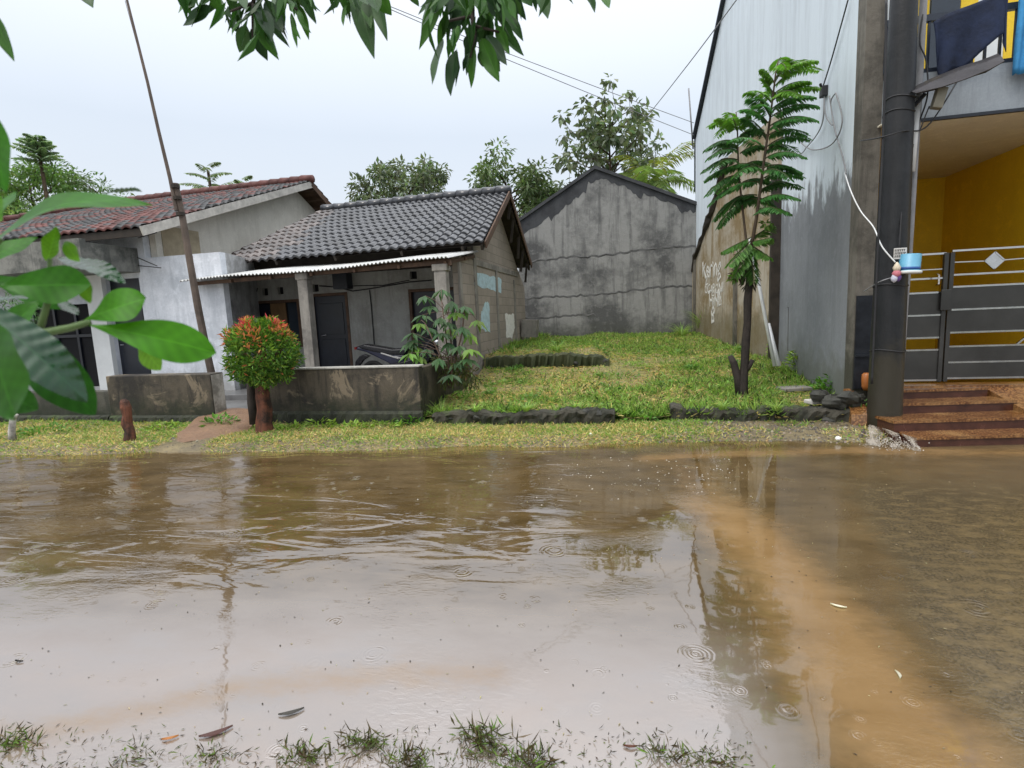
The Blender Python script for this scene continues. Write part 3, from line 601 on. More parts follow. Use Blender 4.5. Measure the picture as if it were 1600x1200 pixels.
q.grid(np.array(P)); q.build('stain_band', dark_cap, hg)

# ------------------------------------------------------------------ right: two-storey building with balcony and carport
hr = thing('building', 'two storey grey building with yellow carport and balcony railing', 'building', (3.2, 7.6, .4))
top = [(7.56, 10.5), (7.56, .1), (11.05, .1), (11.05, 10.5)]
q = MB(); q.prism([(7.56, -.1), (11.3, -.1), (11.3, 10.4), (7.56, 10.4)], 'x', 2.78, 2.93); q.build('side_wall', tower_wall, hr)
def slant(y): return 2.78 - (y - 11.0) / 6 * .84
q = MB(); sec = [(11.3, .3), (17.1, .6), (17.1, 6.35), (16.3, 7.0), (14.4, 8.75), (13.3, 10.4), (11.3, 10.4)]
vs = [(slant(y) + .05, y, z) for y, z in sec] + [(slant(y) + .25, y, z) for y, z in sec]; k = len(sec)
q.add(vs, [tuple(range(k)), tuple(range(2 * k - 1, k - 1, -1))] + [(i, i + k, (i + 1) % k + k, (i + 1) % k) for i in range(k)])
q.build('rear_wall', tower_wall, hr)
q = MB()   # sheet-metal flashing along the stepped top of the rear wall
q.bar((slant(17.1) + .1, 17.12, 6.4), (slant(14.4) + .1, 14.38, 8.8), .3, .05); q.bar((slant(17.1) + .05, 17.1, 4.9), (slant(17.1) + .05, 17.1, 6.4), .06, .05)
q.build('flashing', dark_metal, hr)
q = MB()
for (px, py0, py1) in ((1099, 225, 280), (1110, 195, 225), (1094, 300, 330)):
    y = 16.2 if px < 1105 else 15.2; x = slant(y) + .045; a_, b_ = PX(px, py0, x), PX(px, py1, x); q.box(x - .004, x + .02, a_[1] - .05, a_[1] + .05, b_[2], a_[2])
q.build('vent', void_dark, hr)
# the older lower wall that stands in front of the rear wall, its ragged top left from a torn-down roof
low = thing('wall', 'old ochre stained wall with white graffiti beside the grassy lot', 'wall', (2.4, 14, .6))
ow = [(11.02, .2), (17.0, .6), (17.0, 2.62), (16.6, 3.0), (16.0, 3.35), (15.4, 3.75), (14.9, 4.1), (14.2, 4.7), (13.8, 5.0), (11.02, 5.0)]
q = MB(); k = len(ow); vs = [(slant(y) - .06, y, z) for y, z in ow] + [(slant(y) + .045, y, z) for y, z in ow]
q.add(vs, [tuple(range(k)), tuple(range(2 * k - 1, k - 1, -1))] + [(i, i + k, (i + 1) % k + k, (i + 1) % k) for i in range(k)]); q.build('plaster', old_wall, low)
q = MB(); pts = []
for (a_, b_) in zip(ow[2:8], ow[3:9]):
    for t in (0, .33, .66): pts.append((slant(lerp(a_[0], b_[0], t)) - .05, lerp(a_[0], b_[0], t) + random.uniform(-.05, .05), lerp(a_[1], b_[1], t) + random.uniform(-.06, .06)))
q.tube(pts, [.06, .11, .08, .12, .1, .14], 7, None, True, .35); q.build('torn_edge', board_dark, low)
q = MB(); q.bar((slant(11.05) - .075, 11.02, .2), (slant(11.05) - .075, 11.02, 3.9), .16, .12); q.build('dark_gap_strip', board_dark, low)  # dark bar stands in for the shaded gap between the two walls
q = MB()
for y, z1 in ((16.7, 2.9), (13.2, 2.6)): q.box(slant(y) - .10, slant(y) - .05, y - .12, y + .12, .5, z1)
q.build('buttress', pillar_conc, low)
def text(body, size, origin, ux, uz, mat, parent, name='lettering', off=.004, ex=0.0015):
    cu = bpy.data.curves.new(name, 'FONT'); cu.body = body; cu.size = size; cu.extrude = ex; cu.align_x = 'CENTER'
    tmp = bpy.data.objects.new(name, cu); C.objects.link(tmp)
    dg = bpy.context.evaluated_depsgraph_get(); me = bpy.data.meshes.new_from_object(tmp.evaluated_get(dg)); bpy.data.objects.remove(tmp)
    ux = Vector(ux).normalized(); uz = Vector(uz).normalized(); un = ux.cross(uz); M4 = Matrix.Identity(4)
    for i in range(3): M4[i][0] = ux[i]; M4[i][1] = uz[i]; M4[i][2] = un[i]; M4[i][3] = origin[i] + un[i] * off
    for v_ in me.vertices: v_.co.x += size * .05 * math.sin(v_.co.y * 21 + v_.co.x * 13); v_.co.y += size * .07 * math.sin(v_.co.x * 17 + 1)
    me.transform(M4); me.materials.clear(); me.materials.append(mat)
    o = bpy.data.objects.new(name, me); C.objects.link(o); attach(o, parent); return o
wx = Vector((slant(10) - slant(16), -6, 0)).normalized()       # along the slanted wall, towards the road
def on_old(px, py):
    best = None
    for y in np.arange(11.1, 17, .02):
        p = np.array((slant(y) - .062, y, 0)); v = p - EYE; d = ray(px, py); t = math.hypot(v[0], v[1]) / math.hypot(d[0], d[1]); err = abs(math.atan2(v[0], v[1]) - math.atan2(d[0], d[1]))
        if best is None or err < best[0]: best = (err, np.array((p[0], y, EYE[2] + d[2] * t)))
    return best[1]
text('Kering', .62, on_old(1111, 432), wx, (0, 0, 1), paint_white, low); text('Z', .32, on_old(1104, 445), wx, (0, 0, 1), paint_white, low)
text('UCAP 2 NI', .34, on_old(1115, 458), wx, (0, 0, 1), paint_white, low); text('THUK', .42, on_old(1117, 470), wx, (0, 0, 1), paint_white, low); text('Mi/MiLi', .34, on_old(1118, 478), wx, (0, 0, 1), paint_white, low); text('8', .6, on_old(1114, 505), wx, (0, 0, 1), paint_white, low)

# front of the building
q = MB(); q.box(2.775, 2.98, 7.5, 7.75, .1, 10.4); q.build('pillar', pillar_conc, hr)
q = MB(); q.box(2.98, 9.5, 7.4, 8.9, 3.62, 4.12); q.build('balcony_slab', fascia_grey, hr)
q = MB(); q.box(2.94, 9.5, 7.42, 11.2, 3.60, 3.617); q.build('ceiling', ceiling_tan, hr)
q = MB(); q.box(2.98, 9.5, 7.38, 7.42, 3.585, 3.62); q.build('drip_edge', dark_metal, hr)
q = MB(); q.box(5.4, 5.56, 7.7, 11.0, .3, 3.599); q.box(2.93, 5.4, 11.0, 11.15, .3, 3.599); q.box(2.931, 2.945, 7.75, 11, .47, 3.599); q.box(5.56, 9.5, 7.7, 7.85, .3, 3.599); q.build('carport_wall', yellow_wall, hr)
q = MB(); q.box(2.93, 9.5, 8.9, 9.05, 4.12, 10.4); q.build('upper_wall', white_plain, hr)
q = MB()
for x0, x1 in ((3.22, 3.42), (3.75, 4.05), (4.42, 4.62), (4.95, 5.15), (5.5, 5.8)): q.box(x0, x1, 8.885, 8.9, 4.12, 10)
q.build('yellow_band', yellow_wall, hr)
dd = MB(); dd.box(2.99, 3.14, 8.86, 8.9, 4.12, 6.2); dd.build('window', glass_dark, hr)
dd = MB(); dd.box(4.06, 4.4, 8.86, 8.9, 4.12, 6.2); dd.build('window', glass_dark, hr)
rl = MB(); rl.box(2.98, 9.5, 7.47, 7.53, 4.70, 4.77); rl.box(2.98, 9.5, 7.47, 7.53, 4.125, 4.19); rl.build('railing', rail_navy, hr)
rlo = bpy.context.scene.objects['railing']
for i, x in enumerate(np.arange(3.0, 6.2, .142)):
    q = MB(); w = .055 if i % 6 == 0 else .022; q.box(x - w / 2, x + w / 2, 7.485, 7.515, 4.19, 4.70); q.build('baluster', rail_navy, rlo)
q = MB()   # power inlet on the side wall
c0 = PX(1290, 143, 2.765); q.box(2.70, 2.778, c0[1] - .06, c0[1] + .06, c0[2] - .07, c0[2] + .07); q.tube([c0 + (-.03, 0, 0), c0 + (-.09, -.05, .1)], .02, 6); q.build('bracket', cable_black, hr, bevel=.01)
q = MB(); q.tube([PX(1230, 600 - 120, 2.779), PX(1232, 480, 2.779), PX(1231, 548, 2.779)], .006, 4); q.build('wall_crack', board_dark, hr)

# ------------------------------------------------------------------ steps, gate and things at the carport
q = MB()
steps = thing('steps', 'four wet brown tiled steps up to the steel gate', 'steps', (3.8, 6.8, 0))
def step(name, x0, x1, y0, y1, z0, z1, skew=0.0, slope=.15):
    a = MB(); yy0, yy1 = y0, y0 + slope * (x1 - x0)
    a.hexa([(x0, yy0 + .012, z0), (x1, yy1 + .012, z0), (x1, y1, z0), (x0 - skew, y1, z0), (x0, yy0 + .012, z1 - .03), (x1, yy1 + .012, z1 - .03), (x1, y1, z1 - .03), (x0 - skew, y1, z1 - .03)])
    o = a.build(name, tile_edge, steps)
    t = MB(); t.hexa([(x0 - .012, yy0, z1 - .028), (x1, yy1, z1 - .028), (x1, y1, z1 - .028), (x0 - skew - .012, y1, z1 - .028), (x0 - .012, yy0, z1), (x1, yy1, z1), (x1, y1, z1), (x0 - skew - .012, y1, z1)])
    t.build('tread', terrazzo, o); return o
step('step', 2.92, 7.5, 6.25, 6.9, -.1, .105); step('step', 2.86, 7.5, 6.53, 7.25, -.1, .225, .13)
step('step', 2.98, 4.36, 6.92, 7.5, -.1, .345); step('step', 2.99, 4.22, 7.22, 7.6, -.1, .455)
q = MB(); q.hexa([(4.36, 6.9, -.1), (7.5, 7.3, -.1), (7.5, 7.6, -.1), (4.22, 7.6, -.1), (4.36, 6.98, .25), (7.5, 7.35, .25), (7.5, 7.6, .47), (4.22, 7.6, .47)]); q.build('ramp', terrazzo, steps)
q = MB(); q.hexa([(2.60, 7.0, -.1), (2.80, 6.9, -.1), (2.80, 7.55, -.1), (2.62, 7.55, -.1), (2.62, 7.05, .2), (2.80, 6.95, .22), (2.80, 7.55, .44), (2.70, 7.55, .44)]); q.build('side_slab', terrazzo, steps)

gate = thing('gate', 'stainless steel double gate with bars above and sheet panels below', 'gate', (4.3, 7.75, .48))
GYv = 7.75
gx_ = lambda px, py: PY(px, py, GYv)
def leaf(x0, x1, rails, plates, parent, extra=None):
    fr = MB()
    for z in rails: fr.bar((x0, GYv, z), (x1, GYv, z), .022, .022)
    po = MB()

    if extra: extra(fr)
    o = fr.build('gate_leaf', steel, parent); 
    for x in (x0, x1): po = MB(); po.bar((x, GYv, .49), (x, GYv, 2.10), .045, .045); po.build('upright', steel_sheet, o)
    for z0, z1 in plates: s_ = MB(); s_.box(x0 + .02, x1 - .02, GYv - .006, GYv + .006, z0, z1); s_.build('sheet_panel', steel_sheet, o)
    return o
zl = [gx_(1440, y)[2] for y in (398, 422, 436, 458, 493, 528, 547, 594)]
zr = [gx_(1540, y)[2] for y in (389, 407, 427, 446, 482, 518, 540, 565, 590)]
xm0, xm1 = gx_(1467, 500)[0], gx_(1484, 500)[0]
leaf(3.12, xm0 + .035, [zl[0], zl[2], zl[3], zl[4], zl[5], zl[6], zl[7]], [(zl[4], zl[3]), (zl[5], zl[4]), (zl[7], zl[6])], gate, lambda f_: f_.bar((3.12, GYv, zl[1]), (xm0, GYv, zl[1]), .012))
def diamond(f_):
    for px, py in ((1553, 407),):
        c = gx_(px, py)
        for a_, b_ in (((-.1, 0), (0, .1)), ((0, .1), (.1, 0)), ((.1, 0), (0, -.1)), ((0, -.1), (-.1, 0))): f_.bar((c[0] + a_[0], GYv - .01, c[2] + a_[1]), (c[0] + b_[0], GYv - .01, c[2] + b_[1]), .016)
        f_.add([(c[0] - .09, GYv - .012, c[2]), (c[0], GYv - .012, c[2] - .09), (c[0] + .09, GYv - .012, c[2]), (c[0], GYv - .012, c[2] + .09)], [(0, 1, 2, 3)])
        f_.bar((xm1, GYv, zr[1]), (c[0] - .1, GYv, c[2]), .012); f_.bar((c[0] + .1, GYv, c[2]), (5.35, GYv, zr[1] + .02), .012)
    c = gx_(1612, 528); f_.bar((c[0] - .16, GYv, zr[6]), (c[0], GYv, zr[5] - .02), .02)
leaf(xm1 - .02, 5.36, [zr[0], zr[2], zr[3], zr[4], zr[5], zr[6], zr[7], zr[8]], [(zr[4], zr[3]), (zr[5], zr[4]), (zr[7], zr[6]), (zr[8], zr[7])], gate, diamond)
q = MB(); c = gx_(1474, 470); q.box(c[0] - .05, c[0] + .06, GYv - .05, GYv - .022, c[2] - .12, c[2] + .14); lk = q.build('lock', steel_sheet, gate, bevel=.008)
q = MB(); c = gx_(1468, 445); q.tube([c + (-.06, -.05, 0), c + (-.06, -.1, .01), c + (-.06, -.1, .12), c + (-.06, -.05, .13)], .01, 6); q.build('handle', chrome, gate)
# slim steel posts of the side panel left of the utility pole
sg = thing('gate', 'narrow steel side gate with slim uprights behind the utility pole', 'gate', (3.0, 7.62, .4))
q = MB()
for px in (1346, 1352, 1361): a_ = PY(px, 405, 7.6); q.bar((a_[0], 7.6, .4), (a_[0], 7.6, a_[2]), .026)
a_, b_ = PY(1346, 405, 7.6), PY(1363, 404, 7.6)
for z in (a_[2], a_[2] - .3, a_[2] - .62, a_[2] - 1.0, .85): q.bar((a_[0] - .02, 7.6, z), (b_[0] + .03, 7.6, z), .018)
q.build('frame', steel, sg); q = MB(); q.box(a_[0] + .01, b_[0], 7.61, 7.62, .42, .82);  q.build('sheet_panel', dark_metal, sg)
q = MB(); q.box(2.785, 2.97, 7.47, 7.497, .45, 1.62); q.box(2.79, 2.965, 7.44, 7.469, .86, .885); q.build('door_or_shade_panel', dark_metal, sg)  # dark sheet and ledge stand in for the shaded recess at the pillar foot
pot = MB(); c = PY(1338, 585, 7.9); pot.lathe((2.90, 7.40, .44), [(.03, 0), (.05, .05), (.055, .14), (.05, .2), (.03, .22)], 14); tag(pot.build('jar', M_plain('orange_glaze', (.35, .12, .03), .3, .5, 0, .2), None, True), 'small orange jar on the sill behind the side gate', 'jar')

# ------------------------------------------------------------------ utility pole and what hangs on it
B_, T_ = np.array((2.93, 6.95, -.1)), np.array((2.925, 6.95, 4.75)); T_ = B_ + (T_ - B_) * 1.75
up_ = thing('utility_pole', 'thick wet dark concrete utility pole in front of the steel gate', 'utility pole', B_)
q = MB(); q.tube([lerp(B_, T_, t) for t in np.linspace(0, 1, 26)], [.178, .160, .135, .108, .085], 24); q.build('shaft', pole_conc, up_, True)
at = lambda z: lerp(B_, T_, (z - B_[2]) / (T_[2] - B_[2]))
for z, r in ((.98, .172), (1.72, .166), (3.72, .142), (3.58, .144)):
    q = MB(); c = at(z); q.tube([c + (r * math.cos(a), r * math.sin(a), .015 * math.sin(a * 2)) for a in np.linspace(0, 2 * math.pi, 25)], .008, 5); q.build('strap', cable_black, up_, True)
con = MB(); P0, P1 = PY(1443, 0, 7.1), PY(1420, 395, 7.1)
con.tube([PY(1447, -120, 7.1), P0, PY(1436, 130, 7.1), PY(1432, 200, 7.1), P1, PY(1414, 470, 7.1), PY(1406, 600, 7.1)], .036, 12)
tag(con.build('conduit_pipe', cable_grey, None, True), 'slim grey conduit pipe running up beside the utility pole', 'pipe')
wp = MB(); wp.tube([PY(1434, 150, 7.02), PY(1424, 268, 7.02)], .034, 14); tag(wp.build('pipe', pvc, None, True), 'short white pipe sleeve strapped high beside the utility pole', 'pipe')
# lamp hood: a bent rusty sheet on a bracket with a small box under it
lh = thing('lamp_hood', 'long bent rusty sheet metal hood fixed high on the utility pole', 'lamp hood', PY(1430, 150, 6.9))
h_ = lambda px, py, y: PY(px, py, y)
tops = [(1421, 141), (1455, 124), (1500, 106), (1535, 95), (1560, 85)]
q = MB(); A = np.array([h_(x, y, 6.98) for x, y in tops]); Bm = np.array([h_(x + 4, y + 4, 6.80) for x, y in tops])
Bt = np.array([h_(x, y, 6.74) for x, y in ((1431, 147), (1472, 137), (1510, 124), (1545, 110), (1569, 97))])
A2 = np.array([h_(x, y, 7.15) for x, y in ((1430, 148), (1465, 140), (1505, 124), (1540, 114), (1563, 100))])
q.grid(np.array([A2, A, Bm, Bt])); o = q.build('hood', M_plain('rusty_sheet', (0.028, 0.026, 0.03), .5, .4, .3, .5, 6, .3), lh); sm = o.modifiers.new('solid', 'SOLIDIFY'); sm.thickness = .012
q = MB(); q.bar(h_(1462, 170, 6.85), h_(1472, 137, 6.85), .095, .08); o = q.build('box', M_plain('beige_box', (0.19, 0.175, 0.13), .5, .4, 0, .2), lh, bevel=.008)
q = MB(); q.bar(h_(1428, 166, 6.95), h_(1446, 146, 6.9), .035); q.bar((at(3.9)[0] + .12, 6.95, h_(1430, 146, 6.95)[2]), h_(1450, 132, 6.95), .03); q.build('bracket', dark_metal, lh)
q = MB(); q.tube([h_(1452, 166, 6.88), h_(1447, 178, 6.86), h_(1437, 205, 6.9)], .007, 5); q.build('lamp_wire', cable_black, lh)
# blue bucket, knotted bag and number plate
c = PY(1420, 427, 6.72); bk = thing('bucket', 'small light blue plastic bucket hung on the utility pole', 'bucket', c)
q = MB(); q.lathe(c, [(.105, 0), (.11, .012), (.11, .03), (.098, .035), (.100, .20), (.094, .205)], 22, None, (.04, 0, 1)); q.build('pail', bucket_blue, bk, True)
q = MB(); q.lathe(c - (0, 0, .004), [(.112, 0), (.118, .008), (.118, .024), (.111, .03)], 22, None, (.04, 0, 1)); q.build('rim', M_plain('pale_rim', (.6, .62, .6), .4, .4, 0, .1), bk, True)
q = MB(); q.lathe(c + (.0, 0, .036), [(.102, 0), (.1025, .03)], 22, None, (.04, 0, 1)); q.build('dark_band', M_plain('dark_blue_band', (.02, .08, .26), .4, .4, 0, .1), bk, True)
c = PY(1401, 424, 6.68); q = MB()
for k_, (dx, dz, r, cc) in enumerate(((0, .02, .04, (.7, .6, .45)), (.0, -.04, .045, (.6, .18, .22)), (-.02, -.09, .035, (.6, .6, .7)), (.02, -.08, .03, (.12, .06, .25)))):
    q.lathe(c + (dx, 0, dz - .03), [(.005, 0), (r * .8, .02), (r, .05), (r * .5, .09), (.006, .11)], 9, cc)
tag(q.build('plastic_bag', M_plain('bag_film', (1, 1, 1), .35, .5, 0, .15, 20, .8, True), None, True), 'small knotted colourful plastic bag tied beside the blue bucket', 'bag')
c0 = PY(1397, 388, 6.72); c1 = PY(1416, 404, 6.72); pl_ = thing('number_plate', 'small white plate with dark scrawl on the utility pole', 'plate', c0)
q = MB(); q.box(c0[0], c1[0], 6.715, 6.725, c1[2], c0[2]); q.build('plate', M_plain('plate_white', (.55, .53, .5), .5, .4, 0, .2, 15), pl_)
q = MB(); w_, h2 = c1[0] - c0[0], c0[2] - c1[2]
for r_ in range(3):
    xx = .06
    while xx < .9:
        ww = random.uniform(.05, .12); z0 = c0[2] - h2 * (.12 + .28 * r_)
        q.box(c0[0] + w_ * xx, c0[0] + w_ * (xx + ww * .4), 6.711, 6.7149, z0 - h2 * .2, z0); q.box(c0[0] + w_ * xx, c0[0] + w_ * (xx + ww), 6.7111, 6.7148, z0 - h2 * .06, z0 - h2 * .005); xx += ww + .05
tag(q.build('scrawl', board_dark, pl_), kind='stuff')
def cable(pts, r, mat, label, name='cable', cat='cable', n=40, group=None):
    P = np.array(pts, float); t = np.linspace(0, len(P) - 1, n); out = []
    for tt in t:      # Catmull-Rom through the points
        i = min(int(tt), len(P) - 2); u = tt - i; p0, p1, p2, p3 = P[max(i - 1, 0)], P[i], P[i + 1], P[min(i + 2, len(P) - 1)]
        out.append(.5 * ((2 * p1) + (-p0 + p2) * u + (2 * p0 - 5 * p1 + 4 * p2 - p3) * u * u + (-p0 + 3 * p1 - 3 * p2 + p3) * u ** 3))
    q = MB(); q.tube(out, r, 6); return tag(q.build(name, mat, None, True), label, cat, group)
cable([PX(1320, 270, 2.76), PY(1330, 300, 7.4), PY(1345, 330, 7.2), PY(1365, 355, 6.95), PY(1378, 385, 6.74), PY(1399, 410, 6.7)], .0075, pvc, 'white cord drooping from the grey wall to the blue bucket')
cable([PY(1345, 220, 7.48), PY(1375, 215, 6.76), PY(1410, 205, 6.76), PY(1450, 196, 7.05), PY(1500, 120, 7.3)], .008, cable_black, 'thin black cable wrapped round the utility pole under the hood')
cable([PY(1385, 0, 6.74), PY(1383, 120, 6.74), PY(1378, 250, 6.74), PY(1371, 400, 6.73), PY(1362, 600, 6.72)], .012, cable_black, 'black cable running down the left side of the utility pole')
cable([PY(1450, -20, 7.1), PY(1437, 60, 7.05), PY(1447, 95, 7.03), PY(1449, 150, 7.03), PY(1432, 205, 7.03), PY(1412, 300, 6.85), PY(1405, 390, 6.73)], .008, cable_black, 'black wire hanging beside the grey conduit pipe')
cable([PY(1350, 455, 7.2), PY(1375, 440, 6.75), PY(1400, 432, 6.72)], .006, cable_grey, 'thin wire from the side gate to the plastic bag')
# wall loop of wires
xw = 2.74
for pts, lab in (([(1325, 0), (1300, 90), (1286, 135)], 'dark wire dropping from the top of the grey wall to its bracket'), ([(1288, 150), (1290, 180), (1302, 195), (1298, 160), (1306, 145)], 'short tangled wire loop under the wall bracket'),
                 ([(1288, 150), (1284, 195), (1262, 228), (1240, 240), (1180, 215), (1120, 200)], 'wire sagging along the grey wall behind the young tree'), ([(1306, 145), (1316, 190), (1300, 225), (1270, 234), (1250, 222)], 'wide wire loop hanging on the grey wall'),
                 ([(1296, 150), (1304, 200), (1318, 250), (1322, 272)], 'thin wire running from bracket to the white cord')):
    cable([PX(x, y, xw) for x, y in pts], .009, cable_black if 'dark' in lab else cable_grey, lab)
# power lines over the street
for a_, b_, m_, lab in (((590, 2, 11), (1084, 192, 16.2), (830, 90), 'upper thin power line running behind the tall tree'), ((595, 8, 11), (1084, 211, 16.3), (830, 108), 'lower thin power line running behind the tall tree'),
                    ((1158, -10, 12), (1003, 192, 24), (1080, 98), 'thicker power line dropping steeply beside the grey building')):
    A, Bq = PY(a_[0], a_[1], a_[2]), PY(*b_[:2], b_[2]); mid = lerp(A, Bq, .5) - (0, 0, .04); ext = A + (A - Bq) * 1.2 + (0, 0, .3)
    cable([ext, A, mid, Bq], .008 if 'thin ' in lab else .013, cable_grey, lab, 'power_line', 'power line')
A = PY(1076, 138, 17.3); Bq = PY(1083, 205, 17.3); q = MB(); q.tube([A, Bq - (0, 0, .5)], .022, 6); tag(q.build('antenna_pole', cable_grey, None, True), 'thin grey pole standing on the rear corner of the grey building', 'pole')

# balcony laundry
def cloth(name, label, mat, pts_top, drop, y, sag=.05, seed=1):
    n, k = 26, 14; P = np.zeros((k, n, 3)); top_ = np.array([np.interp(np.linspace(0, 1, n), np.linspace(0, 1, len(pts_top)), [p[i] for p in pts_top]) for i in range(3)]).T
    for i in range(k):
        t = i / (k - 1); dr = np.interp(np.linspace(0, 1, n), np.linspace(0, 1, len(drop)), drop)
        P[i, :, 0] = top_[:, 0] + .03 * np.sin(np.linspace(0, 9, n) + seed) * t; P[i, :, 1] = top_[:, 1] - .035 - .03 * t - sag * np.sin(np.linspace(0, 17, n) + seed + t * 2) * (.3 + .7 * t) ; P[i, :, 2] = top_[:, 2] - dr * t
    q = MB(); q.grid(P); o = q.build(name, mat, None, True); s_ = o.modifiers.new('solid', 'SOLIDIFY'); s_.thickness = .012; return tag(o, label, 'cloth')
tp = [PY(1455, 38, 7.36), PY(1470, 28, 7.36), PY(1510, 12, 7.36), PY(1560, -8, 7.36), PY(1573, -8, 7.36)]
cloth('cloth', 'dark navy cloth draped over the balcony railing', cloth_navy, tp, [.28, .55, .68, .62, .66, .52, .42, .5, .62], 7.36, .03)
tp = [PY(1590, -30, 7.36), PY(1604, -34, 7.36), PY(1640, -40, 7.36)]
cloth('cloth', 'bright blue cloth with pale stripes hung at the balcony edge', cloth_blue, tp, [.98, 1.0], 7.36, .025, 3)

# pvc pipes leaning by the young tree
A, Bq = PY(1172, 372, 9.3), PY(1210, 572, 9.1); q = MB(); q.tube([A, Bq], .026, 10); tag(q.build('pipe', pvc, None, True), 'long white plastic pipe leaning beside the young tree', 'pipe')
A, Bq = PY(1200, 506, 9.5), PY(1217, 572, 9.2); q = MB(); q.tube([A, Bq], .034, 10); tag(q.build('pipe', pvc, None, True), 'short stubby white plastic pipe standing in the grass', 'pipe')

# ------------------------------------------------------------------ low walls along the verge
def lowwall(label, boxes, mat, cap=None, loc=None, name='low_wall'):
    t = thing(name, label, 'low wall', loc)
    q = MB()
    for bx in boxes: q.box(*bx)
    q.build('masonry', mat, t, bevel=.012)
    return t
t = lowwall('long stained low wall in front of the small house porch', [(-5.42, -2.93, 7.05, 7.2, .16, .90), (-3.06, -2.93, 7.2, 9.6, .1, .88)], low_conc, None, (-4.2, 7.1, 0))
q = MB(); q.box(-5.44, -2.91, 7.035, 7.215, .90, .925); q.build('coping', M_wall('worn_coping', (.36, .35, .32), (.15, .14, .12), .6, 0, 2), t, bevel=.006)
def rubble(t, x0, x1, y, z0, z1, name='footing', n=60, r=(.06, .12), mat=stone_dark, depth=.16):
    q = MB()
    for i in range(n):
        c = np.array((lerp(x0, x1, (i + random.random()) / n), y + random.uniform(0, depth), random.uniform(z0, z1))); rr = random.uniform(*r)
        ph = random.random() * 6; vs = []; fs = []
        nu, nv = 7, 5
        for a in range(nv + 1):
            th = math.pi * a / nv
            for b2 in range(nu):
                fi = 2 * math.pi * b2 / nu + ph; k = rr * random.uniform(.75, 1.12); vs.append(c + np.array((math.sin(th) * math.cos(fi) * k * 1.35, math.sin(th) * math.sin(fi) * k, math.cos(th) * k * .85)))
        for a in range(nv):
            for b2 in range(nu): fs.append((a * nu + b2, a * nu + (b2 + 1) % nu, (a + 1) * nu + (b2 + 1) % nu, (a + 1) * nu + b2))
        q.add(vs, fs)
    return q.build(name, mat, t)
foot_m = M_wall('black_moss_footing', (0.030, 0.034, 0.018), (0.010, 0.012, 0.007), .9, .6, 4, None, 0, 0, None, .6, 1.0, (.05, .075, .02))
def footing(t, x0, x1, y0, y1, h=.27):
    xs_ = np.arange(x0, x1 + 1e-6, .05); P = np.array([[(x, y0 + random.uniform(-.015, .02), -.08), (x, y0 + random.uniform(-.015, .02), h * .4), (x, y0 + .02 + random.uniform(-.015, .02), h * .85), (x, y0 + .05, h), (x, y1, h)] for x in xs_]); q = MB(); q.grid(P); return q.build('footing', foot_m, t)
footing(t, -5.45, -2.9, 6.985, 7.06)
t = lowwall('taller brown low wall left of the earth path with a worn end', [(-8.5, -6.47, 7.12, 7.4, .13, .86)], low_conc, None, (-7.5, 7.1, 0)); footing(t, -8.5, -6.5, 7.05, 7.13, .2)
q = MB(); q.box(-6.47, -6.462, 7.14, 7.38, .2, .84); q.build('worn_end', M_wall('flaked_end', (.42, .40, .36), (.12, .11, .09), .8, .7, 3), t)
t = lowwall('lower dark low wall at the far left below the white house', [(-14, -8.52, 7.18, 7.36, .1, .60)], low_conc_dark, None, (-10, 7.2, 0)); footing(t, -14, -8.52, 7.09, 7.19, .2)
q = MB(); q.box(-9.72, -9.38, 7.2, 7.34, .6, .86); q.build('block_pier', column_conc, t)
# rough stone edging of the lot
def rough_wall(t, x0, x1, y0, y1, zfun, mat, name='masonry', j=.02, step=.05):
    xs_ = np.arange(x0, x1 + 1e-6, step); q = MB(); P = []
    for x in xs_:
        zt_ = zfun(x) + random.uniform(-.018, .018); yy = y0 + .03 * (vnoise(x, 0., .2, 71) - .5)
        bl = j * 1.6 * math.sin(x * 31 + 3 * math.sin(x * 7)); P.append([(x, yy + random.uniform(-j, j), -.08), (x, yy + bl + random.uniform(-j, j), zt_ * .3), (x, yy + bl * .7 + random.uniform(-j, j), zt_ * .62), (x, yy - .005 + random.uniform(-j, j) * .5, zt_ - .035), (x, yy + .015, zt_), (x, (y0 + y1) / 2, zt_ + random.uniform(-.01, .015)), (x, y1 - .02, zt_), (x, y1, -.08)])
    q.grid(np.array(P)); k = 8; n_ = len(xs_); q.f += [tuple(range(k)), tuple((n_ - 1) * k + i for i in range(k - 1, -1, -1))]
    return q.build(name, mat, t)
kerb_m = M_wall('black_mossy_kerb', (0.062, 0.056, 0.042), (0.016, 0.016, 0.011), 0.9, 0.8, 4, (0.012, 0.017, 0.007), 0.1, 0.7, None, 0.75, 1.0, (0.075, 0.10, 0.035))
t = thing('stone_wall', 'dark mossy stone edging left of the gap in the lot', 'stone wall', (-1.4, 7.05, 0)); rough_wall(t, -2.75, -.2, 7.0, 7.25, lambda x: .24 + .035 * (x > -.9) + .012 * math.sin(x * 5), kerb_m); rubble(t, -.9, -.2, 7.02, .2, .25, 'stones', 9, (.045, .07)); rubble(t, -2.7, -1.0, 7.03, .16, .2, 'stones', 12, (.04, .06))
t = thing('stone_wall', 'dark mossy stone edging right of the gap below the young tree', 'stone wall', (1.7, 7.3, 0)); rough_wall(t, .52, 2.74, 7.14, 7.4, lambda x: .245 + .012 * math.sin(x * 4) + .04 * (x < .7), kerb_m); rubble(t, .55, 2.2, 7.18, .16, .21, 'stones', 12, (.04, .065)); rubble(t, 2.3, 2.75, 7.2, .05, .4, 'stones', 26, (.07, .12))
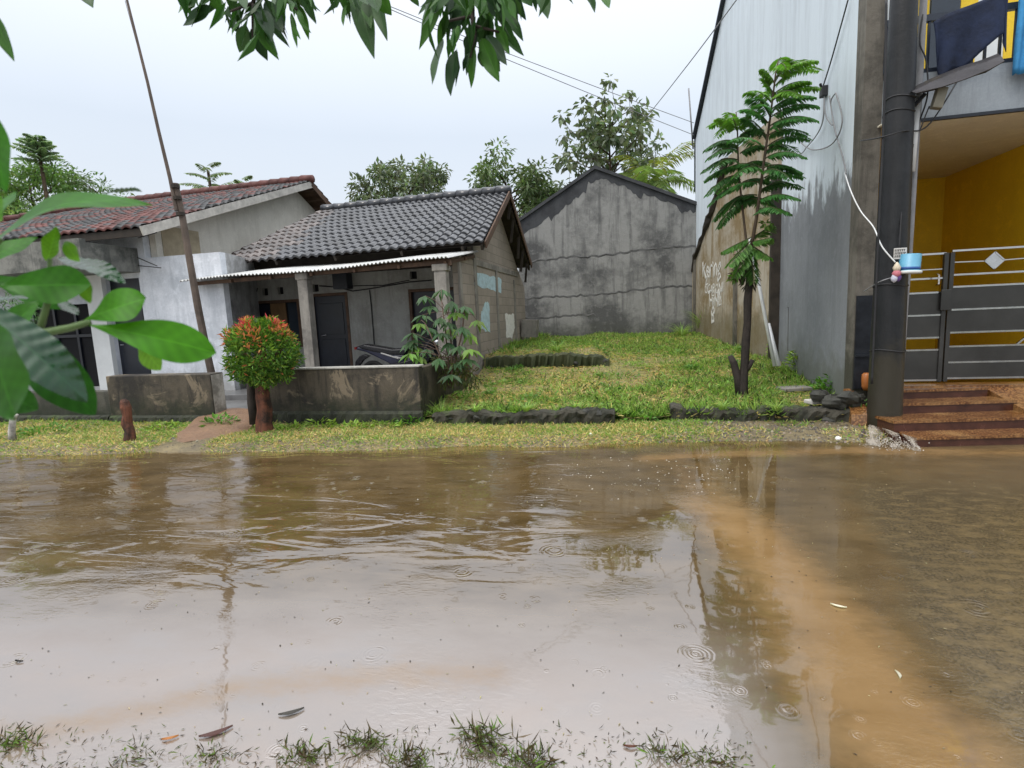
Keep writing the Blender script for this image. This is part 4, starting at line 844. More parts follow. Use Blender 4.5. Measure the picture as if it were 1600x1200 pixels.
t = thing('stone_wall', 'low mossy retaining wall crossing the middle of the grassy lot', 'stone wall', (-1.6, 11, .5)); rough_wall(t, -3.0, -.4, 10.95, 11.25, lambda x: .70 + .02 * math.sin(x * 3) + .015 * math.sin(x * 9) - .12 * smooth01((x + .7) / .3), M_wall('mossy_masonry', (.07, .075, .035), (.03, .035, .018), .8, .5, 2, (.025, .035, .01), .6, .8), 'masonry', .04); rubble(t, -2.9, -.45, 10.95, .35, .6, 'stones', 14, (.04, .07))
q = MB(); q.bar((-3.05, 15.4, 1.15), (-2.6, 15.4, 1.12), .35, .5); tag(q.build('cement_block', column_conc, None), 'pale cement block lying at the back corner of the small house', 'block')
# loose slabs and rubbish in the right corner of the lot
for (px, py, w_, d_, rz, lab) in ((1270, 588, .34, .10, .5, 'tilted grey slab leaning on the rubble by the grey wall'), (1243, 608, .42, .2, .1, 'flat dark slab lying in the grass near the grey wall'), (1282, 628, .3, .12, .2, 'whitish broken slab on the stone edging')):
    c = PZ(px, py, .30); q = MB(); up2 = 'tilted' in lab
    q.bar(c + (-w_ / 2 * math.cos(rz), 0, -.06 if up2 else 0), c + (w_ / 2 * math.cos(rz), .12, .2 if up2 else .0), d_ * 1.3, .05)
    tag(q.build('slab', column_conc if 'whitish' not in lab else fascia_white, None, bevel=.01), lab, 'slab')

# ------------------------------------------------------------------ motorcycle on the porch
def motorcycle():
    a, e_ = PY(556, 560, 9.75), PY(706, 560, 9.75); x0, x1 = a[0], e_[0]; y = 9.75; z0 = .22; L = x1 - x0
    t = thing('motorcycle', 'dark motorcycle parked on the porch behind the low wall', 'motorcycle', (x0 + L / 2, y, z0))
    X = lambda u: x0 + L * u
    for u in (.18, .86):
        q = MB(); c = np.array((X(u), y, z0 + .28)); q.tube([c + (.245 * math.cos(k), 0, .245 * math.sin(k)) for k in np.linspace(0, 2 * math.pi, 29)], .042, 9, None, False); w = q.build('wheel', rubber, t, True)
        q = MB(); q.tube([c + (.2 * math.cos(k), 0, .2 * math.sin(k)) for k in np.linspace(0, 2 * math.pi, 29)], .012, 6, None, False)
        for k in range(6): q.bar(c, c + (.2 * math.cos(k * 1.047), 0, .2 * math.sin(k * 1.047)), .014)
        q.tube([c - (0, .05, 0), c + (0, .05, 0)], .05, 10); q.build('rim', chrome, w)
    def side(poly, w, name, mat, bev=.02):
        q = MB(); q.prism([(X(u), z0 + z) for u, z in poly], 'y', y - w, y + w); return q.build(name, mat, t, bevel=bev)
    side([(.05, .86), (.13, .90), (.30, .84), (.42, .79), (.55, .80), (.57, .74), (.54, .66), (.40, .67), (.22, .74), (.10, .80)], .12, 'seat', bike_black, .035)
    side([(.03, .80), (.05, .86), (.20, .80), (.42, .70), (.55, .66), (.52, .52), (.40, .48), (.28, .60), (.14, .74)], .10, 'side_panel', bike_blue, .03)
    side([(.0, .55), (.05, .66), (.10, .70), (.16, .66), (.09, .58), (.02, .44), (-.01, .38)], .05, 'rear_mudguard', bike_black, .015)
    side([(.36, .50), (.56, .56), (.70, .66), (.80, .96), (.86, .98), (.84, .80), (.78, .52), (.66, .36), (.44, .34)], .09, 'leg_shield', bike_black, .03)
    side([(.40, .40), (.62, .44), (.64, .24), (.42, .22)], .12, 'engine', dark_metal, .03)
    side([(.74, .56), (.80, .60), (.98, .48), (1.0, .36), (.97, .40), (.86, .54)], .055, 'front_mudguard', bike_black, .015)
    q = MB(); q.bar((X(.30), y - .11, z0 + .72), (X(.48), y - .108, z0 + .60), .006, .025); q.bar((X(.44), y - .11, z0 + .64), (X(.52), y - .11, z0 + .60), .006, .03); q.build('stripe', chrome, t)
    q = MB(); q.tube([(X(.80), y - .3, z0 + 1.0), (X(.82), y - .1, z0 + 1.0), (X(.83), y, z0 + .96), (X(.82), y + .1, z0 + 1.0), (X(.80), y + .3, z0 + 1.0)], .016, 8); q.build('handlebar', bike_black, t, True)
    q = MB(); q.lathe((X(.84), y, z0 + .88), [(.05, -.02), (.085, .03), (.08, .09), (.05, .12)], 14, None, (1, 0, .1)); q.build('headlight', chrome, t, True)
    for s_ in (-1, 1):
        q = MB(); q.tube([(X(.81), y + s_ * .2, z0 + 1.0), (X(.80), y + s_ * .25, z0 + 1.16)], .006, 6); q.lathe((X(.80), y + s_ * .25, z0 + 1.18), [(.02, -.012), (.06, 0), (.02, .012)], 12, None, (1, 0, 0)); q.build('mirror', bike_black, t)
    for s_ in (-1, 1): q = MB(); q.bar((X(.86), y + s_ * .06, z0 + .28), (X(.82), y + s_ * .06, z0 + .85), .03); q.build('fork', dark_metal, t)
    q = MB(); q.tube([(X(.40), y - .14, z0 + .30), (X(.2), y - .15, z0 + .34), (X(.05), y - .15, z0 + .44)], [.02, .035, .045], 10); q.build('exhaust', chrome, t, True)
    q = MB(); q.bar((X(.02), y - .07, z0 + .82), (X(.05), y + .07, z0 + .84), .05, .05); q.build('tail_light', M_plain('red_lens', (.25, .01, .01), .2, .5), t)
motorcycle()

# ------------------------------------------------------------------ grass and weeds
GREEN, STRAW, DEEP = np.array((.25, .385, .08)), np.array((.58, .47, .21)), np.array((.045, .095, .02))
def blades(name, X_, Y_, Z_, L, Wd, lean, cols):
    n = len(X_); d = np.stack([RNG.normal(0, lean, n), RNG.normal(0, lean, n), np.ones(n)], 1)
    b = MB(); b.cards(np.stack([X_, Y_, Z_], 1), d, unit(n), L, Wd, cols, .1); return tag(b.build(name, grassm), kind='stuff')
n = 95000; X_ = RNG.uniform(-3.0, 2.8, n); Y_ = 7.2 + 9.7 * RNG.random(n) ** 1.5
dry = smooth01((vnoise(X_, Y_, 1.1, 21) * .6 + vnoise(X_, Y_, .35, 22) * .4 - .30) / .18) * smooth01((12.5 - Y_) / 2.0) * smooth01((Y_ - 7.4) / .5) * (1 - .85 * smooth01((X_ - .6) / .9))
tall = smooth01((vnoise(X_, Y_, .9, 31) - .45) / .25)
tall = np.maximum(tall, smooth01((Y_ - 11.5) / 2) * .7); edge_ = smooth01((-2.35 - X_) / .3) + smooth01((X_ - 2.1) / .4) + smooth01((7.5 - Y_) / .3)
keep = RNG.random(n) < (.50 + .5 * tall) * (1 - .25 * dry)
X_, Y_, dry, tall, edge_ = X_[keep], Y_[keep], dry[keep], tall[keep], edge_[keep]; n = len(X_)
isdry = RNG.random(n) < .20 + .55 * dry
cols = np.where(isdry[:, None], jit(STRAW, n, .45), jit(GREEN, n, .45)); dk = RNG.random(n) < .16; cols[dk] = jit(DEEP, int(dk.sum()), .4)
L = (.045 + .045 * tall + .06 * np.clip(edge_, 0, 1) * (vnoise(X_, Y_, .4, 77) > .4)) * RNG.uniform(.5, 1.7, n)
n_l = np.where(isdry, 2.2, 1.15)
d = np.stack([RNG.normal(0, 1, n) * n_l, RNG.normal(0, 1, n) * n_l, np.where(isdry, .4, 1.0)], 1)
b = MB(); b.cards(np.stack([X_, Y_, lot_z(X_, Y_) - .01], 1), d, unit(n), L, RNG.uniform(.009, .02, n), cols, .1); tag(b.build('grass', grassm), kind='stuff')
n = 110000; X_ = RNG.uniform(-14, 2.85, n); e_ = edge_y(X_); Y_ = e_ + .05 + (7.15 + .15 * (X_ > .4) - e_) * RNG.random(n) ** .8
onpath = ((X_ + 5.95 - .45 * (Y_ - 6.0) * -1) ** 2 < .25 ** 2) | (abs(X_ + 5.9 + .3 * (Y_ - 6)) < .36)
bare = smooth01((X_ - .6) / .9) * .72 + .35 * (vnoise(X_, Y_, .5, 41) > .62) + .5 * smooth01((.16 - (Y_ - e_)) / .15)
keep = (RNG.random(n) > bare) & ~onpath; X_, Y_, e_ = X_[keep], Y_[keep], e_[keep]; n = len(X_)
grn = RNG.random(n) < .36 + .3 * smooth01((Y_ - 6.75) / .3) + .25 * (vnoise(X_, Y_, .6, 42) > .55); cols = np.where(grn[:, None], jit(GREEN * .95, n, .4), jit(STRAW * 1.05, n, .4))
d = np.stack([RNG.normal(0, 1.3, n), RNG.normal(0, 1.3, n), np.full(n, .55)], 1)
b = MB(); b.cards(np.stack([X_, Y_, verge_z(X_, Y_) - .008], 1), d, unit(n), RNG.uniform(.025, .085, n), RNG.uniform(.006, .014, n), cols, .1); tag(b.build('grass', grassm), kind='stuff')
n = 13000; X_ = RNG.uniform(-2.9, 2.75, n); Y_ = 7.3 + 8.5 * RNG.random(n) ** 1.4; kp = RNG.random(n) < .25 + .75 * smooth01((vnoise(X_, Y_, .5, 88) - .4) / .3); X_, Y_ = X_[kp], Y_[kp]; n = len(X_)
d = unit(n); d[:, 2] *= .18; b = MB(); b.cards(np.stack([X_, Y_, lot_z(X_, Y_) + RNG.uniform(.0, .04, n)], 1), d, np.tile((0, 0, 1.0), (n, 1)) + unit(n) * .6, RNG.uniform(.05, .17, n), RNG.uniform(.006, .014, n), jit(STRAW, n, .5), .1); tag(b.build('straw', grassm), kind='stuff')
pts_ = [(RNG.uniform(-2.8, 2.7), 7.3 + 7 * RNG.random() ** 1.3) for _ in range(46)]; b = MB()
for wx_, wy_ in pts_:
    k = int(RNG.integers(25, 110)); r_ = RNG.uniform(.06, .24); a_ = RNG.uniform(0, 6.28, k); q_ = np.sqrt(RNG.random(k)) * r_; xx, yy = wx_ + np.cos(a_) * q_, wy_ + np.sin(a_) * q_; dd_ = np.stack([np.cos(a_), np.sin(a_), RNG.uniform(.1, .9, k)], 1)
    b.cards(np.stack([xx, yy, lot_z(xx, yy) + RNG.random(k) * .07], 1), dd_ + unit(k) * .4, np.tile((0, 0, 1.0), (k, 1)) + unit(k) * .4, RNG.uniform(.03, .09, k), RNG.uniform(.015, .035, k), jit((.13, .27, .05) if RNG.random() < .6 else (.22, .36, .07), k, .4), .15)
tag(b.build('weeds', leafm), kind='stuff')
# weeds: low leafy growth along walls and stones
def weed(name, c, r, h, nl, col, L, Wd, seed=0, lab=None, cat='weed', group=None, up=.5):
    n = nl; ang = RNG.uniform(0, 6.283, n); rr = np.sqrt(RNG.random(n)) * r; z = RNG.random(n) * h * (1 - .5 * (rr / r) ** 2)
    base = np.stack([c[0] + np.cos(ang) * rr, c[1] + np.sin(ang) * rr * .7, c[2] + z], 1)
    d = np.stack([np.cos(ang) + RNG.normal(0, .5, n), np.sin(ang) + RNG.normal(0, .5, n), RNG.normal(up, .45, n)], 1)
    b = MB(); b.cards(base, d, np.tile((0, 0, 1.0), (n, 1)) + unit(n) * .5, RNG.uniform(.6, 1.3, n) * L, RNG.uniform(.7, 1.2, n) * Wd, jit(col, n, .45), .15)
    st = 14
    for i in range(st): b.tube([(c[0] + RNG.normal(0, r * .2), c[1] + RNG.normal(0, r * .15), c[2] - .02), base[i]], .003, 4, (.09, .10, .03))
    return tag(b.build(name, leafm), lab, cat, group)
W_G, W_Y = np.array((.11, .26, .04)), np.array((.24, .37, .06))
for px, py, z, r, h, nl, lab in ((690, 612, .2, .42, .35, 420, 'leafy weeds at the right end of the long stained low wall'), (1000, 660, .05, .28, .16, 200, 'green weeds filling the gap between the two stone edgings'),
    (1248, 575, .45, .16, .34, 150, 'bright weed against the grey wall near the short pipe'), (1283, 580, .42, .17, .36, 170, 'broad leafy weed against the grey wall by the tilted slab'),
    (1330, 658, .05, .20, .30, 190, 'weed growing at the left side of the brown steps'), (1215, 560, .5, .16, .4, 150, 'tuft of weeds where the short white pipe stands'),
    (1300, 610, .3, .22, .22, 190, 'dark weeds over the rubble at the end of the stone edging'), (740, 560, .4, .5, .5, 330, 'overgrown weeds at the foot of the block side wall'), (500, 672, .02, .24, .16, 150, 'weeds at the foot of the stained low wall near the shrub'),
    (600, 670, .02, .3, .12, 160, 'low weeds under the middle of the stained low wall'), (345, 672, .03, .26, .24, 190, 'weeds beside the red trunked shrub and the path'), (70, 678, .02, .5, .12, 230, 'creeping weeds under the lower dark wall'), (455, 676, .02, .2, .13, 130, 'dark weeds just right of the reddish trunk'), (555, 674, .02, .2, .13, 130, 'grassy weeds under the stained low wall at its centre'), (640, 668, .02, .22, .2, 190, 'dense weeds under the right corner of the stained low wall'), (255, 672, .02, .3, .1, 140, 'low weeds between the stump and the path')):
    weed('weed', PZ(px, py, z), r, h, nl, W_G if nl > 180 else W_Y, .09, .042, lab=lab)
def tuft(c, nn, h, sp, col, lab, cat='grass tuft'):
    ang = RNG.uniform(0, 6.283, nn); b = MB(); s_ = RNG.random(nn) * sp
    for k in range(nn):
        hh = h * random.uniform(.6, 1.2); o = np.array((math.cos(ang[k]), math.sin(ang[k]), 0)); w = np.array((-o[1], o[0], 0)) * .007; p0 = np.array(c) + o * s_[k] * .3
        pts = [p0 + o * sp * t * t * 1.3 + np.array((0, 0, hh * (t - .35 * t * t))) for t in (0, .35, .7, 1)]
        V = [q for i, p in enumerate(pts) for q in (p - w * (1 - i * .3), p + w * (1 - i * .3))]; b.add(V, [(0, 1, 3, 2), (2, 3, 5, 4), (4, 5, 7, 6)], jit(col, 1, .35)[0])
    return tag(b.build('grass_tuft', grassm), lab, cat)
tuft(PY(1098, 512, 16.3), 150, .75, .55, GREEN, 'tall bright grass tuft at the back right corner of the lot')
tuft(PY(1065, 525, 15.5), 90, .5, .45, GREEN, 'grass tuft in front of the blank grey gable')
tuft(PZ(690, 655, .1), 60, .4, .3, GREEN * .8, 'drooping grass tuft beside the left stone edging')
tuft(PZ(1075, 640, .12), 60, .3, .25, GREEN, 'grass tuft hanging over the left end of the right stone edging')
for px, py, lab in ((735, 648, 'grass tuft hanging over the left stone edging near the weeds'), (820, 645, 'grass tuft spilling over the middle of the left stone edging'), (900, 640, 'grass tuft near the right end of the left stone edging'), (1130, 640, 'grass tuft over the right stone edging left of the young tree'), (1215, 642, 'grass tuft over the right stone edging near the slabs')):
    c = PZ(px, py, .24); c[1] = max(c[1], 7.12); tuft(c, 45, .17, .2, GREEN, lab)
tuft(PZ(870, 548, .75), 80, .3, .4, GREEN, 'grass overhanging the low mossy retaining wall')

# plants standing in the water on the near side, and flotsam
near = [(30, 1165, .07, 70, 'pale green grass clump in the water at the far left'), (480, 1190, .07, 90, 'mossy grass clump at the bottom edge with reddish stems'), (330, 1188, .05, 60, 'thin brown grass sprigs left of the bottom clumps'),
        (755, 1160, .10, 70, 'upright sprig of grass with a green tip in the shallow water'), (570, 1170, .08, 80, 'green leafy clump among the drowned grass'), (640, 1195, .07, 80, 'drowned grass clump right of the reddish stems'), (830, 1195, .08, 90, 'dense dark green clump at the bottom middle'),
        (760, 1185, .06, 60, 'small dark grass clump beneath the upright sprig'), (1040, 1185, .07, 45, 'sparse dark stems with bent blades near the orange silt'), (1120, 1195, .05, 50, 'brown grass scraps beside the orange silt'), (210, 1190, .05, 45, 'scattered grass sprigs in pale water'), (1090, 1192, .04, 30, 'tiny clump of drowned stalks')]
for px, py, h, nn, lab in near:
    c = PZ(px, py, -.01); b = MB(); k = int(nn * 1.6)
    base = c + np.stack([RNG.normal(0, .05, k), RNG.normal(0, .025, k), RNG.uniform(-.01, h * .4, k)], 1)
    d = np.stack([RNG.normal(0, .8, k), RNG.normal(0, .6, k), RNG.uniform(.1, 1, k)], 1)
    gcol = np.where((RNG.random(k) < .45)[:, None], jit((.10, .12, .035), k, .5), jit((.085, .065, .03), k, .5)); pk = RNG.random(k) < .2; gcol[pk] = jit((.14, .23, .04), int(pk.sum()), .3)
    b.cards(base, d, unit(k), RNG.uniform(.3, 1.0, k) * h, RNG.uniform(.003, .009, k), gcol, .1); tag(b.build('drowned_grass', grassm), lab, 'grass clump')
n = 800; px = RNG.uniform(-30, 1180, n); py = 1200 - 75 * RNG.random(n) ** 1.6 + 10; P = np.array([PZ(a_, b_, .002) for a_, b_ in zip(px, py)])
d = unit(n); d[:, 2] = np.abs(d[:, 2]) * .5; b = MB(); b.cards(P, d, unit(n), RNG.uniform(.008, .035, n), RNG.uniform(.002, .006, n), np.where((RNG.random(n) < .4)[:, None], jit((.09, .11, .03), n, .4), jit((.06, .045, .03), n, .5)), .1); tag(b.build('plant_debris', grassm), kind='stuff')
n = 700; X_ = RNG.uniform(-3, 3.5, n); Y_ = RNG.uniform(1.6, 5.2, n); d = unit(n); d[:, 2] = .02
b = MB(); b.cards(np.stack([X_, Y_, np.full(n, .003)], 1), d, np.tile((0, 0, 1.0), (n, 1)), RNG.uniform(.004, .02, n), RNG.uniform(.003, .008, n), np.where((RNG.random(n) < .5)[:, None], jit((.04, .03, .02), n, .4), jit((.35, .3, .2), n, .4)), .1); tag(b.build('floating_debris', grassm), kind='stuff')
for px, py, L, rz, col, lab in ((337, 1147, .12, .65, (.09, .035, .03), 'dark reddish leaf lying straight in the shallow water'), (455, 1115, .10, .55, (.05, .045, .04), 'dark twig like leaf floating left of centre'), (985, 1168, .05, .1, (.14, .05, .03), 'small red brown leaf near the bottom edge'),
    (28, 1034, .05, 0, (.02, .018, .018), 'black leaf scrap floating at the far left'), (1310, 948, .075, -.4, (.7, .66, .55), 'pale curved leaf on the orange silt'), (1405, 1055, .055, 1.5, (.6, .58, .5), 'pale short leaf in the dark water on the right'), (265, 1155, .06, .5, (.45, .18, .05), 'orange brown leaf among the drowned sprigs')):
    c = PZ(px, py, .004); b = MB(); dv = np.array((math.cos(rz), math.sin(rz), 0)); sv = np.array((-dv[1], dv[0], 0)); k = 9; P = np.array([[c + dv * L * (t - .5) + sv * (s_ * L * .12 * math.sin(math.pi * (.06 + .9 * t)) + .12 * L * (t - .5) ** 2 * 4) + np.array((0, 0, .006 * abs(s_))) for s_ in (-1, 0, 1)] for t in np.linspace(0, 1, k)])
    b.grid(P, col); tag(b.build('fallen_leaf', leafm), lab, 'leaf')
# small pale pebbles and rubbish on the verge
for px, py, r, lab in ((923, 680, .03, 'white scrap of rubbish on the verge'), (1312, 628, .05, 'whitish stone by the rubble'), (740, 578, .04, 'white scrap caught in the weeds'), (968, 672, .03, 'white pebble at the end of the left edging'), (1310, 685, .028, 'white scrap on the bare verge near the steps'), (90, 700, .035, 'pale scrap on the verge at the left')):
    nm = 'stone' if ('stone' in lab or 'pebble' in lab) else 'rubbish'; t = thing(nm, lab, nm, PZ(px, py, .05)); c = PZ(px, py, .05); rubble(t, c[0] - .01, c[0] + .01, c[1], c[2], c[2] + .005, 'pebble', 2, (r * .7, r), paint_white, .01)

def lumps(name, P, r, mat, cols, flat=.6):
    b = MB(); n = len(P); base = np.array([(1, 0, 0), (.3, .95, 0), (-.8, .6, 0), (-.8, -.6, 0), (.3, -.95, 0), (.1, .1, 1), (0, 0, -.6)]); F_ = [(0, 1, 5), (1, 2, 5), (2, 3, 5), (3, 4, 5), (4, 0, 5), (1, 0, 6), (2, 1, 6), (3, 2, 6), (4, 3, 6), (0, 4, 6)]
    V = P[:, None] + base[None] * (r[:, None, None] * RNG.uniform(.7, 1.3, (n, 7, 1))) * np.array((1, 1, flat)); b.v.append(V.reshape(-1, 3)); b.f = [tuple(i * 7 + k for k in f_) for i in range(n) for f_ in F_]; b.c.append(np.repeat(cols, 7, 0)); b.has_c = True; b.n = n * 7
    return tag(b.build(name, mat), kind='stuff')
gravel_m = M_plain('wet_gravel', (.9, .9, .9), .4, .5, 0, .2, 30, .2, True)
n = 2600; X_ = np.where(RNG.random(n) < .6, RNG.uniform(.3, 2.9, n), RNG.uniform(-13, 2.9, n)); Y_ = edge_y(X_) + .02 + RNG.random(n) ** 1.3 * .75; P = np.stack([X_, Y_, verge_z(X_, Y_)], 1)
lumps('gravel', P, RNG.uniform(.004, .017, n) * (1 + 1.2 * (RNG.random(n) < .06)), gravel_m, np.where((RNG.random(n) < .35)[:, None], jit((.24, .21, .16), n, .5), jit((.07, .058, .042), n, .5)))
# foam and bubbles on the run-off, and the water spilling off the lowest step
foam_m = M_plain('foam', (.34, .31, .27), .15, .6, 0, .1, 30, .1)
n = 170; px = np.concatenate([RNG.normal(960, 90, 110), RNG.normal(1090, 40, 60)]); py = np.concatenate([RNG.normal(735, 26, 110), RNG.normal(740, 20, 60)]); ok = py > 712; P = np.array([PZ(a_, b_, 0.0) for a_, b_ in zip(px[ok], py[ok])]); lumps('bubbles', P, RNG.uniform(.002, .009, len(P)), foam_m, jit((.8, .78, .74), len(P), .1), .7)
b = MB(); m_, k_ = 26, 22; P = np.zeros((k_, m_, 3)); uu, vv = np.meshgrid(np.linspace(0, 1, m_), np.linspace(0, 1, k_)); A0, A1, B0, B1 = np.array((2.64, 6.62, .17)), np.array((2.95, 6.28, .10)), np.array((2.50, 6.35, .004)), np.array((2.92, 6.08, .004))
P = (A0 * (1 - uu[..., None]) + A1 * uu[..., None]) * (1 - vv[..., None]) + (B0 * (1 - uu[..., None]) + B1 * uu[..., None]) * vv[..., None]; P[..., 2] += .05 * np.sin(np.pi * np.clip(vv, 0, 1)) * (.4 + vnoise(uu * 9, vv * 3, 1, 61)); P[..., 2] = np.maximum(P[..., 2] * (1 - vv ** 2 * .9), .003); P[..., 0] += .03 * (vnoise(uu * 7, vv * 7, 1, 62) - .5)
b.grid(P); s = NT('spilling_water'); nn = s.noise(9, 6, .7, s.mapping((1.6, .6, 1), (0, 0, R(35)))); tr_ = s.n('ShaderNodeBsdfTransparent'); x = s.n('ShaderNodeMixShader'); s.l(s.rng(nn, .44, .6), x.inputs[0]); s.l(tr_.outputs[0], x.inputs[1]); s.l(s.prin((.27, .235, .19), .15, .6, 0, s.bump(nn, .8, .03)), x.inputs[2]); tag(b.build('splashing_water', s.end(x.outputs[0]), None, True), kind='stuff')
n = 260; P = np.stack([RNG.normal(2.72, .12, n), RNG.normal(6.28, .12, n), np.abs(RNG.normal(0, .05, n))], 1); lumps('splash_drops', P, RNG.uniform(.003, .009, n), foam_m, jit((.85, .84, .8), n, .1), 1.0)

# ------------------------------------------------------------------ trees and shrubs
def crown_cards(b, centers, radii, per, L, Wd, col, droop=.3, squash=.8, a=.4):
    for c, r in zip(centers, radii):
        k = int(per); u = unit(k); rr = r * RNG.random(k) ** .45; base = np.array(c) + u * rr[:, None] * (1, 1, squash)
        d = u + unit(k) * .8; d[:, 2] -= droop; tone = RNG.uniform(.7, 1.25)
        b.cards(base, d, np.tile((0, 0, 1.0), (k, 1)) + unit(k) * .7, RNG.uniform(.6, 1.3, k) * L, RNG.uniform(.7, 1.2, k) * Wd, jit(np.array(col) * tone, k, a), .15)
def branch_tree(name, label, base, H, spread, nb, col, per, L, Wd, cr=(.5, .9), trunk=bark, group=None, first=.45, droop=.3, lean=(0, 0), tr=.14, levels=2, squash=.8, sky_gap=0.0):
    t = thing(name, label, 'tree', base, group); base = np.array(base, float); b = MB(); q = MB(); top = base + np.array((lean[0], lean[1], H * .93))
    tp_ = [lerp(base, top, s_) + np.array((.12 * math.sin(3 * s_ + nb), .12 * math.cos(4 * s_), 0)) for s_ in np.linspace(0, 1, 7)]; q.tube(tp_, [tr, tr * .7, tr * .25], 7)
    cs, rs = [], []
    for i in range(nb):
        s_ = first + (1 - first) * (i + .5) / nb; p = lerp(base, top, s_) ; an = i * 2.4 + random.uniform(-.5, .5); ln = spread * random.uniform(.55, 1.1) * (1.15 - .55 * (s_ - first) / (1 - first))
        e_ = p + np.array((math.cos(an) * ln, math.sin(an) * ln, ln * random.uniform(.25, .75))); mid = lerp(p, e_, .5) + np.array((0, 0, .12 * ln)); q.tube([p, mid, e_], [tr * .35, tr * .2, tr * .08], 5)
        for _ in range(levels):
            st = lerp(mid, e_, random.uniform(.2, 1)); e2 = st + unit(1)[0] * ln * .35 + np.array((0, 0, .2 * ln)); q.tube([st, e2], [tr * .12, tr * .04], 4); cs.append(e2); rs.append(random.uniform(*cr) * .8)
        cs.append(e_); rs.append(random.uniform(*cr))
    cs.append(top + (0, 0, H * .06)); rs.append(cr[0])
    crown_cards(b, cs, rs, per, L, Wd, col, droop, squash)
    q.build('trunk', trunk, t, True); b.build('crown', leafm, t); return t
# pinnate frond
def frond(b, base, tip, droop=.12, n=16, ll=.13, lw=.034, col=(.03, .085, .02), stem=(.10, .11, .05)):
    base, tip = np.array(base, float), np.array(tip, float); d = tip - base; L = np.linalg.norm(d); side = np.cross(d, (0, 0, 1.0)); side /= np.linalg.norm(side) + 1e-9
    ts = np.linspace(0, 1, 9); pts = [lerp(base, tip, t) + np.array((0, 0, droop * L * 4 * t * (1 - t) * .5 - droop * L * t * t * .3)) for t in ts]; b.tube(pts, [.009, .003], 4, stem)
    tt = np.linspace(.10, .99, n); pp = np.array([[np.interp(t, ts, [p[i] for p in pts]) for i in range(3)] for t in tt]); dn = d / L
    for s_ in (-1, 1):
        sv = side * s_ + dn * .45 + np.array((0, 0, -.55)) + RNG.normal(0, .08, (n, 3)); sc = np.sin(np.pi * (.18 + .74 * tt)) ** .6
        b.cards(pp, sv, np.tile((0, 0, 1.0), (n, 1)) - side * s_ * .3 * -1, ll * sc * RNG.uniform(.85, 1.15, n), np.full(n, lw), jit(col, n, .3), .08)
# the young pinnate tree in the lot
yt_y = 8.0
yt = thing('tree', 'young tree with long feathery fronds and a dark forked trunk base', 'tree', PY(1160, 628, yt_y))
TP = lambda px, py, dy=0.0: PY(px, py, yt_y + dy)
q = MB(); q.tube([TP(1158, 634), TP(1160, 615), TP(1161, 590), TP(1163, 565), TP(1164, 535), TP(1167, 505), TP(1167, 470), TP(1170, 440), TP(1171, 395)], [.085, .062, .06, .054, .056, .05, .052, .045, .035], 16, None, True, .08, .18)
q.tube([TP(1157, 625), TP(1152, 590), TP(1146, 566), TP(1141, 556)], [.07, .05, .035], 8, None, True, .15); q.tube([TP(1165, 580), TP(1172, 570), TP(1176, 562)], [.04, .03], 7)
q.build('trunk', bark_dark, yt, True)
q = MB(); q.tube([TP(1170, 410), TP(1182, 340), TP(1194, 250), TP(1204, 180), TP(1212, 115), TP(1216, 96)], [.026, .018, .012, .007], 8)
q.tube([TP(1169, 405), TP(1163, 350, .15), TP(1154, 270, .3), TP(1152, 195, .35), TP(1150, 175, .35)], [.02, .012, .007], 7); q.build('stem', M_plain('brown_green_stem', (.085, .06, .04), .7, .3, 0, .4, 8), yt, True)
FR = [(1211, 122, 1276, 90), (1210, 135, 1281, 102), (1208, 148, 1266, 124), (1206, 158, 1280, 132), (1204, 172, 1272, 146), (1202, 185, 1278, 160), (1201, 198, 1276, 182), (1199, 212, 1262, 206), (1197, 230, 1266, 212), (1195, 248, 1256, 240), (1193, 262, 1252, 266), (1190, 280, 1255, 272), (1187, 298, 1252, 288), (1184, 315, 1247, 306), (1181, 330, 1235, 330),
      (1210, 130, 1188, 106), (1208, 150, 1190, 120), (1205, 160, 1166, 140), (1203, 176, 1170, 150), (1200, 192, 1156, 168), (1197, 212, 1158, 180), (1194, 232, 1140, 214), (1190, 262, 1130, 262), (1186, 285, 1128, 300), (1183, 305, 1132, 322), (1213, 108, 1222, 88), (1214, 106, 1234, 92), (1212, 112, 1250, 96)]
FL = [(1151, 190, 1108, 194), (1152, 204, 1120, 182), (1152, 200, 1136, 172), (1152, 205, 1170, 176), (1152, 222, 1102, 230), (1153, 236, 1106, 244), (1154, 250, 1098, 264), (1155, 262, 1102, 278), (1157, 275, 1104, 300), (1159, 290, 1108, 316), (1161, 305, 1116, 340), (1163, 318, 1122, 352), (1154, 215, 1190, 200), (1156, 240, 1195, 226), (1158, 262, 1200, 252), (1160, 285, 1205, 282), (1163, 310, 1210, 318)]
FB = [(1172, 372, 1130, 392), (1173, 376, 1138, 414), (1174, 378, 1148, 432), (1175, 372, 1206, 352), (1175, 378, 1204, 372), (1175, 384, 1202, 402), (1172, 385, 1160, 440), (1173, 388, 1178, 440)]
